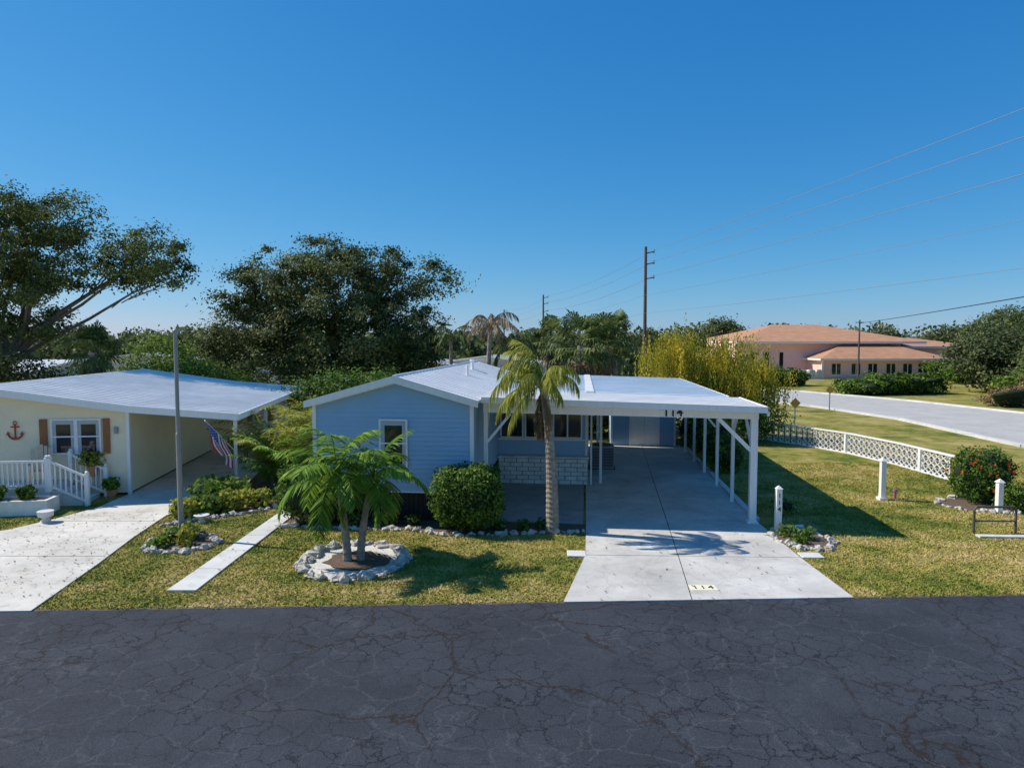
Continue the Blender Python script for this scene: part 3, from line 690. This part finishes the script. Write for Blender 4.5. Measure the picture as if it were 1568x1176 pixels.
m=MB(); m.box(-7,-1.6,-1.5,-.03,.0,.55); 
for k in range(3): m.box(-1.6+k*.28,-1.6+(k+1)*.28,-1.35,-.25,0,.42-k*.14)
m.build('deck_and_steps',M_conc3,E,bevel=.01)
m=MB()
def rail(p,q,z0,z1,h=.85,post=True):
    p=Vector((*p,0));q=Vector((*q,0)); n=max(2,int((q-p).length/.13))
    for dz in (.08,h-.05): m.beam((p.x,p.y,z0+dz),(q.x,q.y,z1+dz),.05,.06)
    for i in range(1,n):
        t=i/n; c=p.lerp(q,t); zz=z0+(z1-z0)*t; m.box(c.x-.018,c.x+.018,c.y-.018,c.y+.018,zz+.08,zz+h-.06)
    for c,z in ((p,z0),(q,z1)):
        m.box(c.x-.055,c.x+.055,c.y-.055,c.y+.055,z-.1,z+h+.05); m.ico((c.x,c.y,z+h+.09),(.06,.06,.05),0,1)
rail((-7,-1.45),(-4.3,-1.45),.55,.55); rail((-4.3,-1.45),(-1.65,-1.45),.55,.55); rail((-1.6,-.18),(-.6,-.18),.55,.05); rail((-1.6,-1.42),(-.6,-1.42),.55,.05)
m.build('white_railing',M_white,E)
e=empty('stone_planter',(*NW(-2.2,-2.1),0),NR); m=MB()
m.box(-1.1,1.0,-.35,-.25,0,.42);m.box(-1.1,1.0,.25,.35,0,.42);m.box(-1.1,-1.0,-.25,.25,0,.42);m.box(.9,1.0,-.25,.25,0,.42); m.build('wall',M_block,e,bevel=.01)
m=MB(); m.box(-1.0,.9,-.25,.25,.3,.36); m.build('soil',M_mulch,e)
for nm,(px_,py_),z0,rr,hh2,mat_ in (('potted_plant',NW(-2.7,-2.1),.4,.25,.4,LM_green),('potted_plant',NW(-1.9,-2.1),.4,.22,.35,LM_bush),('potted_plant',NW(-1.0,-.1),.95,.32,.5,LM_palmy),('potted_plant',NW(-.35,-.4),.25,.2,.35,LM_green),('potted_plant',NW(-3.9,-2.3),.3,.22,.4,LM_bush)):
    o_=bush(nm,px_,py_,rr,rr,hh2,400,.12,mat_,z0=z0,hull=.5,lump=.35)
    m=MB(); m.tube([(0,0,max(0,z0-.32)),(0,0,z0-.05),(0,0,z0+.02)],[.1,.15,.16],12); m.build('pot',M_clay,o_,smooth=False)
e=empty('patio_chair',(*NW(-2.15,-.8),.55),R(30)); m=MB()
for x in (-.25,.22):
    for y in (-.25,.22): m.box(x,x+.05,y,y+.05,0,.4)
for k in range(5): m.box(-.25,.27,-.27+k*.11,-.18+k*.11,.4,.43)
for k in range(5): m.beam((-.22+k*.11,.25,.42),(-.22+k*.11,.45,1.05+.05*(2-abs(k-2))),.09,.02)
m.box(-.33,-.24,-.3,.25,.6,.63); m.box(.26,.35,-.3,.25,.6,.63); m.build('slats',M_tan,e)
e=empty('barbecue_grill',(*NW(2.0,5.3),0.03),NR); m=MB()
m.tube([(-.35,0,.85),(.35,0,.85)],.26,14,0); m.box(-.35,.35,-.26,.26,.62,.84,0)
for x in (-.3,.26):
    for y in (-.2,.16): m.box(x,x+.04,y,y+.04,0,.63,0)
m.box(-.32,.32,-.22,.22,.18,.21,0); m.box(.37,.65,-.2,.2,.8,.83,0); m.box(-.65,-.37,-.2,.2,.8,.83,0); m.tube([(-.2,-.27,.95),(.2,-.27,.95)],.015,6,1)
m.build('body',[M_black,M_grey],e)
e=empty('rubbish_bin',(*NW(2.75,6.4),0.03),NR); m=MB(); m.hexa([(-.22,-.25,0),(.22,-.25,0),(.22,.25,0),(-.22,.25,0)],[(-.28,-.32,.95),(.28,-.32,.95),(.28,.32,.95),(-.28,.32,.95)]); m.box(-.3,.3,-.36,.34,.95,1.02); m.tube([(-.2,.3,.1),(-.14,.3,.1)],.1,10); m.tube([(.14,.3,.1),(.2,.3,.1)],.1,10); m.build('bin_body',M_black,e,bevel=.015)
FL=empty('american_flag',(*NW(3.24,-.15),0),0)
tipp=Vector((-.72,-.45,2.36)); basep=Vector((0,0,1.35))
m=MB(); m.tube([basep,tipp],.015,8); m.ico(tuple(tipp),(.03,.03,.03),0,1); m.build('staff',M_white,FL)
m=MB(); nu,nv=26,26
def fp(u,v):
    p=tipp.lerp(basep,0.04+u*.72); fold=math.sin(v*7+u*5)*.05*(.3+v)
    return (p.x+.30*v+fold*.5+.06*math.sin(u*9)*v, p.y+fold-.03, p.z-1.0*v*(1-.2*u)-.1*v*u)
for i in range(nu):
    for j in range(nv):
        u0,u1,v0,v1=i/nu,(i+1)/nu,j/nv,(j+1)/nv
        mi=0 if (i//2)%2==0 else 1
        if i<14 and j<10: mi=2 if not (i%3==1 and j%2==1) else 1
        m.poly([fp(u0,v0),fp(u1,v0),fp(u1,v1),fp(u0,v1)],mi)
m.build('cloth',[M_red,M_fwhite,M_fblue],FL,smooth=True)

# ------------------------------------------------------------------ flagpole and small yard items
m=MB(); m.tube([(0,0,0),(0,0,2.6),(0,0,2.61),(0,0,5.0)],[.06,.058,.048,.045],12); m.ico((0,0,5.05),(.07,.07,.07),0,2); m.tube([(0.06,0,1.2),(.1,0,1.2),(.1,0,1.3)],.012,6)
m.tube([(0.055,-.03,1.2),(.06,-.03,4.9)],.006,5)
m.build('flagpole',M_pole,loc=(-8.07,16.4,0))
m=MB(); m.tube([(0,0,0),(0,0,.03),(0,0,.06),(0,0,.12),(0,0,.2)],[.10,.09,.05,.10,.20],16); m.build('garden_urn',M_conc3,loc=(-8.3,18.0,0))
m=MB(); m.tube([(0,0,0),(0,0,.12),(0,0,.16),(0,0,.3)],[.14,.07,.18,.2],14); m.build('garden_urn',M_conc3,loc=(-12.4,17.9,0.03))
e=empty('address_post',(6.72,17.0,0)); m=MB(); m.box(-.07,.07,-.07,.07,0,1.12); m.hexa([(-.09,-.09,1.12),(.09,-.09,1.12),(.09,.09,1.12),(-.09,.09,1.12)],[(-.01,-.01,1.2),(.01,-.01,1.2),(.01,.01,1.2),(-.01,.01,1.2)]); m.build('post',M_white,e,bevel=.006)
for k,ch in enumerate('114'): text(ch,.16,e,(0,-.074,.95-k*.17),(R(90),0,0),name='digit')
m=MB(); m.tube([(0,0,.06),(.75,.1,.06)],.05,10); m.build('white_pipe',M_white,loc=(6.75,17.25,0))
m=MB(); m.box(-.07,.07,-.07,.07,0,1.2); m.hexa([(-.1,-.1,1.2),(.1,-.1,1.2),(.1,.1,1.2),(-.1,.1,1.2)],[(-.01,-.01,1.3),(.01,-.01,1.3),(.01,.01,1.3),(-.01,.01,1.3)]); m.box(-.12,.12,-.12,.12,0,.08); m.build('lamp_post',M_white,loc=(11.3,20.6,0))
m=MB(); m.tube([(0,0,0),(0,0,.22),(0,0,.24),(0,0,.3)],[.04,.04,.06,.05],10); m.build('utility_stub',simple('purple_pipe',(.35,.12,.22),.6),loc=(11.75,20.7,0))
m=MB(); m.box(-.07,.07,-.07,.07,0,.85); m.hexa([(-.1,-.1,.85),(.1,-.1,.85),(.1,.1,.85),(-.1,.1,.85)],[(-.01,-.01,.95),(.01,-.01,.95),(.01,.01,.95),(-.01,.01,.95)]); m.build('fence_post',M_white,loc=(13.8,19.1,0))
m=MB(); m.tube([(0,0,0),(0,0,.6),(.05,0,.68),(1.0,0,.68),(1.05,0,.6),(1.05,0,0)],.03,8); m.tube([(0,0,.32),(1.05,0,.32)],.02,8); m.build('metal_rail',simple('rusty_metal',(.10,.08,.06),.7),loc=(11.6,16.9,0))
m=MB(); m.box(0,2.2,-.1,.1,0,.05); m.build('garden_edging',M_conc3,loc=(11.5,16.6,0),rz=R(-4))

path=[(6.5,39.5),(9.5,36.3),(12.2,33.6),(13.5,31.9),(14.6,29.2),(15.1,26.5),(15.3,23.3)]
FE=empty('breeze_block_fence',(0,0,0)); m=MB()
dist=[0]
for a,b in zip(path[:-1],path[1:]): dist.append(dist[-1]+math.dist(a,b))
s=0; bl=.31
def at(s):
    j=max(k for k in range(len(dist)) if dist[k]<=s+1e-9); j=min(j,len(path)-2); f=(s-dist[j])/(dist[j+1]-dist[j])
    return Vector((path[j][0]+(path[j+1][0]-path[j][0])*f,path[j][1]+(path[j+1][1]-path[j][1])*f,0))
cnt=0
while s+bl<dist[-1]:
    p=at(s);q=at(s+bl)
    for r_ in range(3):
        z0=.03+r_*.27; z1=z0+.27; up=Vector((0,0,1)); c=(p+q)/2+up*(z0+z1)/2
        A=[p+up*z0,q+up*z0,q+up*z1,p+up*z1]
        for u,v in zip(A,A[1:]+A[:1]): m.beam(u,v,.07,.035) if abs((u-v).z)<.01 else m.beam(u,v,.035,.07)
        for k in range(4):
            mid=(A[k]+A[(k+1)%4])/2; m.beam(mid,c+(A[k]-c)*.45,.05,.03); m.beam(mid,c+(A[(k+1)%4]-c)*.45,.05,.03)
    if cnt%14==0:
        m.box(p.x-.07,p.x+.07,p.y-.07,p.y+.07,0,.88)
    cnt+=1; s+=bl
for a,b in zip(path[:-1],path[1:]): m.beam((*a,.865),(*b,.865),.14,.06); m.beam((*a,.02),(*b,.02),.16,.05)
m.build('blocks',M_white,FE)

for x,y in ((15.6,37.5),(22.4,48)):
    e=empty('traffic_sign',(x,y,0)); m=MB(); m.box(-.03,.03,-.03,.03,0,1.5,0); m.hexa([(0,-.05,1.15),(.3,-.05,1.45),(0,-.05,1.75),(-.3,-.05,1.45)],[(0,-.035,1.15),(.3,-.035,1.45),(0,-.035,1.75),(-.3,-.035,1.45)],1); m.build('sign_and_post',[M_grey,simple('sign_yellow',(.55,.30,.04),.6)],e)

def upole(x,y,h,arms,r=.16):
    e=empty('utility_pole',(x,y,0)); m=MB(); m.tube([(0,0,-.1),(0,0,h)],[r,r*.62],10,0)
    for z in arms:
        m.beam((0,0,z-.12),(.62,0,z),.07,.07,0); m.tube([(.6,0,z-.1),(.6,0,z+.18)],[.06,.04],8,1)
    m.build('pole_and_insulators',[M_wood,M_grey],e)
LZ=[11.35,10.55,9.5]; 
upole(9.7,50,11.7,LZ); upole(4.1,90,11.0,[10.7,9.9,8.9]); upole(15.3,10,11.7,LZ); upole(-1.5,130,11,[10.7,9.9,8.9])
m=MB()
def wire(p,q,sag,r=.011,n=24):
    p=Vector(p);q=Vector(q); m.tube([p.lerp(q,i/n)-Vector((0,0,sag*4*(i/n)*(1-i/n))) for i in range(n+1)],r,5,cap=False)
for i,z in enumerate(LZ):
    wire((15.9,10,z+.15),(10.3,50,z+.1),.1); wire((10.3,50,z+.1),(4.7,90,z-.5),.5,.014); wire((4.7,90,z-.5),(-.9,130,z-.5),.6)
    wire((15.9,10,z+.15),(24,-50,z),.4)
for z in (8.2,6.9): wire((15.2,10,z),(9.6,50,z),.12,.007); wire((9.6,50,z),(4.1,90,z),.5,.007)
m.build('power_lines',M_wire)
m=MB(); wire((8,-10,6.9),(40.6,80,7.0),.15,.026); m.build('communication_cable',M_black)
e=empty('utility_pole',(40.6,80,0)); m=MB(); m.tube([(0,0,-.1),(0,0,7.4)],[.12,.08],10); m.beam((-.5,0,7.1),(.5,0,7.1),.08); m.build('pole',M_wood,e)

# ------------------------------------------------------------------ pink building
K=empty('pink_commercial_building',(31,90,0))
def hip(m,x0,x1,y0,y1,z0,z1,along='x',o=.6,th=.25,mi=0,ins=None):
    x0-=o;x1+=o;y0-=o;y1+=o
    hx=(x1-x0)/2;hy=(y1-y0)/2; ins=ins if ins is not None else min(hx,hy)*.98
    if along=='x': r0=Vector((x0+ins,(y0+y1)/2,z1)); r1=Vector((x1-ins,(y0+y1)/2,z1))
    else: r0=Vector(((x0+x1)/2,y0+ins,z1)); r1=Vector(((x0+x1)/2,y1-ins,z1))
    A=(x0,y0,z0);B=(x1,y0,z0);C_=(x1,y1,z0);D_=(x0,y1,z0)
    if along=='x': m.poly([A,B,r1,r0],mi);m.poly([B,C_,r1],mi);m.poly([C_,D_,r0,r1],mi);m.poly([D_,A,r0],mi)
    else: m.poly([A,B,r0],mi);m.poly([B,C_,r1,r0],mi);m.poly([C_,D_,r1],mi);m.poly([D_,A,r0,r1],mi)
    m.box(x0,x1,y0,y1,z0-th,z0-.002,mi+1)
def kb(m,name,mats):
    o=m.build(name,mats,K); o.location=(-31,-90,0); return o
m=MB(); m.box(31,54,95,118,0,4.7); m.box(41,57.3,90,94.99,0,2.4); m.box(54.01,67,99,115,0,4.1); kb(m,'walls',M_pink)
m=MB(); hip(m,32,56,95,118,4.9,7.5,'x',1.0,.3,ins=9.5); hip(m,41,57.3,90,100,2.65,4.55,'x',.6,.25); hip(m,55,67,99,112,4.2,5.5,'x',.6,.3); kb(m,'shingle_roofs',[M_tile,M_white])
m=MB()
for x in (42.2,44.8,47.0,49.4,51.6,53.6): m.box(x,x+1.1,89.94,89.99,.55,1.95,0); m.box(x-.1,x+1.2,89.95,89.992,.42,.55,1); m.box(x+.5,x+.6,89.93,89.939,.55,1.95,1)
for x in (33.2,35.2,37.2): m.box(x,x+.5,94.93,94.99,.8,3.4,0)
for x in (31.1,40.9): m.box(x-.12,x+.12,89.85 if x==40.9 else 94.85,89.98 if x==40.9 else 94.98,0,2.4 if x==40.9 else 4.6,1)
kb(m,'windows',[M_glass,M_white])
m=MB(); m.box(55.2,57.25,89.93,89.985,0,2.3); kb(m,'yellow_panel',M_yel)
for x in (37.8,39.0,40.0): 
    m=MB(); m.box(-.4,.4,-.4,.4,0,1.2,0); m.tube([(0,0,1.2),(0,0,1.26)],.3,12,1)
    for k in range(8): m.box(-.36,.36,-.42,-.401,.12+k*.13,.17+k*.13,1)
    m.build('condenser_unit',[M_white,M_grey],loc=(x,89,0))

def home(name,x,y,w_,d_,rz,zt_,wallm,roofm=M_roofw):
    e=empty(name,(x,y,0),rz); m=MB(); m.lapw((0,0),(w_,0),.05,lambda t:zt_+.6*(1-abs(2*t-1))-.03,(0,-1),step=.16); m.box(.02,w_-.02,.02,d_,.02,zt_-.05); m.build('walls',wallm,e)
    m=MB(); m.prof_y([(-.3,zt_-.07),(w_/2,zt_+.6),(w_/2,zt_+.68),(-.3,zt_+.01)],-.3,d_+.3); m.prof_y([(w_/2+.001,zt_+.6),(w_+.3,zt_-.07),(w_+.3,zt_+.01),(w_/2+.001,zt_+.68)],-.3,d_+.3)
    y_=-.2
    while y_<d_: 
        m.prof_y([(-.3,zt_+.011),(w_/2,zt_+.681),(w_/2,zt_+.71),(-.3,zt_+.04)],y_,y_+.06); m.prof_y([(w_/2,zt_+.681),(w_+.3,zt_+.011),(w_+.3,zt_+.04),(w_/2,zt_+.71)],y_,y_+.06); y_+=.6
    m.build('roof',roofm,e)
    for k in range(int(w_/2)): window(e,.5+k*2,1.3+k*2,1.2,2.2,-.03)
    return e
M_wallw=simple('pale_siding',(.74,.70,.62),.6)
home('mobile_home',-31,44,7,14,R(80),2.9,M_wallw); home('mobile_home',-14.5,50,13,7,R(-8),2.9,M_wallw); home('mobile_home',-6.5,51,9,7,R(-8),3.1,M_wallw)
home('mobile_home',-36,55,12,7,R(5),3.2,M_cream); home('mobile_home',-22,58,11,7,R(0),3.0,M_wallw)

# ------------------------------------------------------------------ trees
b=[(-23.6,35,11.1,1.8,1.3),(-25.2,35.5,9.3,2.2,1.6),(-26.6,35,11.4,2.0,1.4),(-21.9,34.5,8.3,1.5,.8),(-18.6,34.5,9.1,2.0,1.1),(-16.7,34.3,8.1,1.1,.7),(-19.8,35,8.3,1.2,.7),(-23.9,34.5,7.3,1.3,.6),(-28,36,8.5,2.5,1.9),(-21.6,35,10.7,1.1,.7),(-24.3,35,5.7,1.4,.7),(-26.3,36,6.3,1.7,1.0),(-17.6,34.5,9.6,1.1,.7)]
tree('live_oak_tree',(-26.8,35.5,0),b,LM_oak,300,170,.155,.30,(-26.3,35.4,3.6),.42,twigs=14,inner=.55,outer=1.25,limb=.5)
b=[(-11,42,8.0,3.5,2.2),(-13.9,42,8.8,2.4,1.6),(-15.9,42,7.6,1.9,1.4),(-9,42,9.5,2.1,1.3),(-6.7,42,8.7,1.8,1.1),(-4.8,41.7,8.7,1.4,.8),(-11.4,42,10.0,1.8,1.0),(-15.6,42,5.2,2.5,1.8),(-12.2,41,4.6,3.1,2.0),(-8.2,41,5.2,3.0,2.1),(-5.9,41,4.7,2.0,1.9),(-17.6,41.5,4.0,1.7,1.6),(-7.2,41,2.5,2.5,1.6),(-14,41,2.6,3,1.6),(-10,40.8,6.8,2.8,1.4)]
tree('live_oak_tree',(-11,42.5,0),b,LM_oak2,640,160,.18,.34,(-11,42.3,3.4),.45,twigs=10,inner=.6,outer=1.22,limb=.5)
tree('broadleaf_tree',(-19.5,38,0),[(-19.6,38,3.8,1.6,1.3),(-18.2,38.3,3.2,1.3,1.1),(-21,38.5,3.0,1.3,1.1),(-19,37.5,2.2,1.9,1.2)],LM_green,170,70,.15,.36,(-19.5,38,1.6),.14)
tree('broadleaf_tree',(-16,36,0),[(-16,36,2.6,1.6,1.1),(-14.4,36,2.3,1.2,.9),(-17.4,36,2.6,1.3,1.2)],LM_bush,140,70,.14,.35,(-16,36,1.2),.12)
tree('broadleaf_tree',(-8,31,0),[(-8,31,2.6,1.4,.8),(-6.6,31.5,2.7,1.3,.7),(-9.3,31,2.4,1.0,.7)],LM_bush,120,70,.13,.33,(-8,31,1.2),.1)
tree('broadleaf_tree',(-26.5,33,0),[(-26.5,33,3.0,1.8,2.0),(-24.8,33,2.6,1.5,1.6),(-23,34,2.4,1.3,1.4)],LM_oak2,220,70,.16,.4,(-26.5,33,1.2),.15)
b=[(9.3,34,4.2,1.9,1.1),(7.6,34,4.3,1.4,1.0),(11.0,34,3.9,1.8,1.1),(12.6,34,3.3,1.1,1.0),(8.6,33.6,3.2,1.8,1.0),(10.6,33.6,2.9,2.0,1.0),(8.3,34.2,4.9,1.0,.6)]
tree('weeping_yellow_tree',(9.6,34,0),b,LM_yellow,330,120,.14,.22,(9.6,34,1.8),.16,twigs=4,hang=2.0)
tree('broadleaf_tree',(11.5,32.8,0),[(11.4,32.8,1.1,1.2,.8),(9.6,32.5,.9,1.4,.7),(12.4,33,1.2,.8,.7)],LM_bush,110,60,.12,.3,(11.5,32.8,.6),.08)

def fan_palm(name,x,y,h,fr,n,leafm,dead=8,pet=.9,droop=.6,hull=True):
    e=empty(name,(x,y,0)); m=MB(); pts=[(0.05*math.sin(i),0.03*math.cos(i*1.3),h*i/14) for i in range(15)]; m.tube(pts,[.2*(1+.08*(i%2)) for i in range(15)],10); m.build('trunk',M_ptrunk,e)
    out=[]
    for i in range(n): fan((0,0,h+random.uniform(-.1,.2)),random.random()*6.28,random.uniform(-.7,1.45),pet*random.uniform(.8,1.2),fr*random.uniform(.85,1.1),15,out,droop)
    quads_obj('fronds',out,[leafm],e)
    if dead:
        out=[]
        for i in range(dead): fan((0,0,h-.15),random.random()*6.28,random.uniform(-1.4,-.9),pet*.8,fr*.9,11,out,1.2)
        quads_obj('dead_fronds',out,[LM_dead],e)
fan_palm('cabbage_palm',-20.3,33,4.3,1.0,34,LM_palmd,10)
fan_palm('cabbage_palm',3.6,36,4.6,1.1,40,LM_palmd,14,1.1)
fan_palm('cabbage_palm',5.2,38,4.5,1.1,36,LM_palmd,6,1.1)
fan_palm('cabbage_palm',2.2,39,4.8,1.0,30,LM_palmd,6)
fan_palm('cabbage_palm',6.1,41,5.2,.9,30,LM_palmd,4)
fan_palm('cabbage_palm',-27.5,31,2.6,.9,30,LM_palmd,6)
def feather_palm(name,x,y,h,L,n,leafm,top_lean=(0,0),el=(-.2,1.35),droop=(1.0,1.9),ll=.5,w=.035,nl=34,hang=.6,tr=.12,rings=22,dead=0,base_r=1.2,seg2=True,trm=M_ptrunk,custom=None,deadel=-.9,lp=1.6):
    e=empty(name,(x,y,0)); m=MB(); pts=[];rad=[]
    for i in range(rings*2+1):
        t=i/(rings*2); pts.append((top_lean[0]*t**lp,top_lean[1]*t**lp,h*t)); rad.append(tr*(base_r-(base_r-.8)*min(1,t*1.4))*(1.06 if i%2 else .95))
    m.tube(pts,rad,12); m.build('trunk',trm,e)
    c=(top_lean[0],top_lean[1],h); out=[]
    if custom:
        for (az,e0,Lf,dr,hg) in custom: frond(c,az,e0,L*Lf,dr,nl,ll*random.uniform(.8,1.1),w,hg,out=out,seg2=seg2,segs=11)
    else:
      for i in range(n):
        az=i*2.39996+random.uniform(-.25,.25); u=(i+.5)/n; e0=el[1]+(el[0]-el[1])*u
        frond(c,az,e0,L*random.uniform(.85,1.1),random.uniform(*droop),nl,ll,w,hang,out=out,seg2=seg2)
    quads_obj('fronds',out,[leafm],e)
    if dead:
        out=[]
        for i in range(dead): frond(c,random.random()*6.28,deadel,L*.8,.6,nl,ll*.7,w,.9,out=out,seg2=seg2)
        quads_obj('dead_fronds',out,[LM_dead],e)
    return e
feather_palm('young_palm',-3.62,14.75,1.95,1.65,17,LM_palm,(-.22,.0),(-.35,1.45),(1.0,1.8),.50,.045,42,.35,.085,14)
feather_palm('young_palm',-3.34,14.8,1.85,1.4,13,LM_palm,(.28,.05),(-.3,1.4),(1.0,1.8),.46,.042,38,.35,.08,14)
cus=[(3.0,1.3,.95,2.7,1.4),(3.5,1.0,.9,2.5,1.7),(2.5,.9,.95,2.4,1.6),(4.1,.8,.85,2.3,1.6),(3.2,.55,1.0,2.1,1.7),(2.1,1.2,.85,2.5,1.5),(3.8,.2,.85,1.7,1.6),(2.8,.0,1.0,1.5,1.6),(4.9,.7,.75,2.2,1.5),(1.2,1.0,.75,2.4,1.4),(.2,1.25,.75,2.6,1.4),(-.4,.8,.7,2.3,1.5),(5.3,1.3,.75,2.6,1.4),(3.14,1.5,.85,1.9,.9),(2.6,1.45,.9,1.3,.7),(3.6,-.4,.9,1.1,1.5),(.9,.2,.6,1.7,1.5)]
P1=feather_palm('queen_palm',1.02,17.0,3.75,1.75,17,LM_palmy,(-.25,.0),ll=.50,w=.026,nl=44,tr=.13,rings=30,dead=5,base_r=1.35,custom=cus,deadel=-1.2,lp=2.4)
feather_palm('queen_palm',-3.3,37,5.1,1.5,10,LM_palmd,(0,0),(0,1.2),(1.4,2.2),.5,.06,20,1.0,.12,14,seg2=False)
feather_palm('queen_palm',-1.3,35,5.6,2.0,12,LM_dead,(0.2,0),(0.2,1.3),(1.9,2.6),.6,.06,26,1.4,.14,14,seg2=False)
feather_palm('queen_palm',-.2,36,4.6,2.0,14,LM_palmd,(0.2,0),(-.2,1.3),(1.4,2.2),.6,.06,26,1.0,.14,14,seg2=False)
for (x,y,h,L) in ((-7.9,22.2,1.1,2.5),(-7.2,21.6,.8,2.2),(-8.2,24.0,1.3,2.6),(-6.6,22.6,1.2,2.3),(-7.4,25,1.6,2.5)):
    e=empty('areca_palm',(x,y,0)); out=[]
    for i in range(20):
        frond((random.uniform(-.15,.15),random.uniform(-.15,.15),h*random.random()),random.random()*6.28,random.uniform(.9,1.5),L*random.uniform(.7,1.1),random.uniform(.8,1.5),28,.5,.045,.35,out=out)
    quads_obj('fronds',out,[LM_palmy if random.random()<.7 else LM_palm],e)
    m=MB()
    for i in range(6): m.tube([(random.uniform(-.2,.2),random.uniform(-.2,.2),0),(random.uniform(-.2,.2),random.uniform(-.2,.2),h)],.035,6)
    m.build('canes',M_ptrunk,e)

bush('round_shrub',-1.15,17.35,.98,.85,1.68,10000,.085,LM_bush)
bush('round_shrub',-5.45,17.95,.78,.6,1.55,5500,.085,LM_bush,lump=.2)
bush('round_shrub',-4.55,18.0,.6,.4,1.3,3500,.09,LM_oak2,lump=.2)
bush('flowering_shrub',14.2,20.5,.85,.8,1.55,6000,.085,LM_bush,40,LM_red,lump=.2)
bush('flowering_shrub',14.9,19.4,1.0,.5,.7,2500,.085,LM_green,6,LM_red,lump=.25)
bush('flowering_plant',-3.2,17.75,.22,.2,.45,500,.08,LM_green,14,LM_red)
for x,y,r,h in ((-8.9,18.3,.3,.5),(-8.5,18.9,.35,.5),(-8.0,19.3,.35,.55),(-8.9,19.6,.4,.7),(-8.3,20.3,.45,.7),(-7.4,19.8,.3,.45),(-9.1,20.6,.4,.7)): bush('garden_plant',x,y,r,r,h,450,.16,LM_palmy if random.random()<.4 else LM_green,hull=.4,lump=.5)
for x,y,r,h in ((-8.1,16.2,.25,.35),(-7.7,15.9,.2,.45),(-8.3,15.8,.2,.25),(-7.85,16.45,.22,.4)): bush('garden_plant',x,y,r,r,h,180,.12,LM_palmy if random.random()<.5 else LM_green,hull=.3,lump=.5)
for x,y,r,h in ((6.8,16.6,.22,.3),(7.15,16.3,.2,.3),(6.85,16.0,.15,.2)): bush('garden_plant',x,y,r,r,h,160,.10,LM_green,hull=.3,lump=.5)
for x,y,r,h in ((-.3,17.3,.2,.25),(.3,17.35,.2,.22),(.8,17.4,.22,.25),(-4.2,17.8,.25,.3),(-2.6,17.75,.2,.25),(7.6,18.7,.35,.5)): bush('garden_plant',x,y,r,r,h,200,.08,LM_bush,hull=.4,lump=.4)
for x,y,r,h in ((7.9,25,.6,1.3),(8.1,26.5,.7,1.7),(8.2,28.2,.7,1.9),(8.6,30,.8,1.9),(8.6,31.6,.8,2.0)): bush('hedge_shrub',x,y,r,r,h,2200,.11,LM_bush,12,LM_yellow,lump=.25)
for x,y,r,h in ((4.4,35.0,1.6,2.6),(6.4,36.2,1.6,2.8)): bush('hedge_shrub',x,y,r,r,h,3000,.15,LM_green,lump=.25)
for i,(x,y,rx,h) in enumerate(((32,62.5,2.2,1.5),(34.5,63,2.0,1.9),(37,63.5,2.2,1.7),(39,64.5,1.8,1.9),(28.5,75,2,2.0),(31,76,2.0,1.8),(45,59,3.4,2.3),(50,66,4,3),(43,54,2.4,1.6),(55,86,3,2.5),(53,79,3,2.4))): bush('hedge_shrub',x,y,rx,1.5,h,2600,.28,LM_bush if i%2 else LM_green,lump=.3)
bush('dry_shrub',38.5,51,3,1.5,1.4,2600,.22,LM_brownb,lump=.3); bush('dry_shrub',42,53,2.6,1.5,2.0,2200,.22,LM_brownb,lump=.3)
for x,y,h,s_ in ((46,66,6.0,2.7),(51,69,7.0,3.0),(49,60,5.5,2.6),(57,76,7.5,3.4),(44,55,4.0,1.8),(62,86,8,3.5)):
    tree('broadleaf_tree',(x,y,0),[(x,y,h-s_*.4,s_,s_*.7),(x-s_*.7,y,h-s_*.9,s_*.75,s_*.6),(x+s_*.7,y,h-s_*.8,s_*.8,s_*.7),(x,y-.5,h*.4,s_,h*.3)],LM_dist if random.random()<.5 else LM_oak,170,60,.32,.55,(x,y,h*.4),.2)
tree('broadleaf_tree',(37,120,0),[(37,120,7.0,2.4,1.8),(35,120,6,2,1.5),(39,120,6.2,2,1.5)],LM_dist,130,50,.5,.7,(37,120,3.5),.25)

pts=[];rn=[]
def mass(x0,y0,x1,y1,n,h0,h1,rw):
    for i in range(n):
        t=(i+random.random())/n; x=x0+(x1-x0)*t+random.uniform(-2,2); y=y0+(y1-y0)*t+random.uniform(-5,5); h=random.uniform(h0,h1); r=rw*random.uniform(.7,1.3)
        k=420; d=unit(rng.normal(size=(k,3)))*(.55+.45*rng.random((k,1))); P_=d*np.array([r,r,h*.5])+np.array([x,y,h*.5]); P_+=rng.normal(size=(k,3))*.25
        pts.append(P_); rn.append(.5*random.random()+.5*rng.random(k))
mass(-120,110,30,125,75,5.0,7.6,3.0); mass(20,150,130,140,60,6,9.5,4); mass(-60,62,-24,66,20,4.2,6.2,2.4); mass(-22,66,8,70,20,4,5.8,2.4); mass(62,80,100,90,14,7,11,4); mass(-120,160,130,170,90,6,9.5,4)
mass(3,70,20,78,8,4,5.8,2.2)
PP=np.concatenate(pts); PP[:,2]=np.maximum(PP[:,2],.1)
raw('distant_tree_line',leaf_quads(PP,.75,.7),[LM_dist],np.concatenate(rn))
print('done')
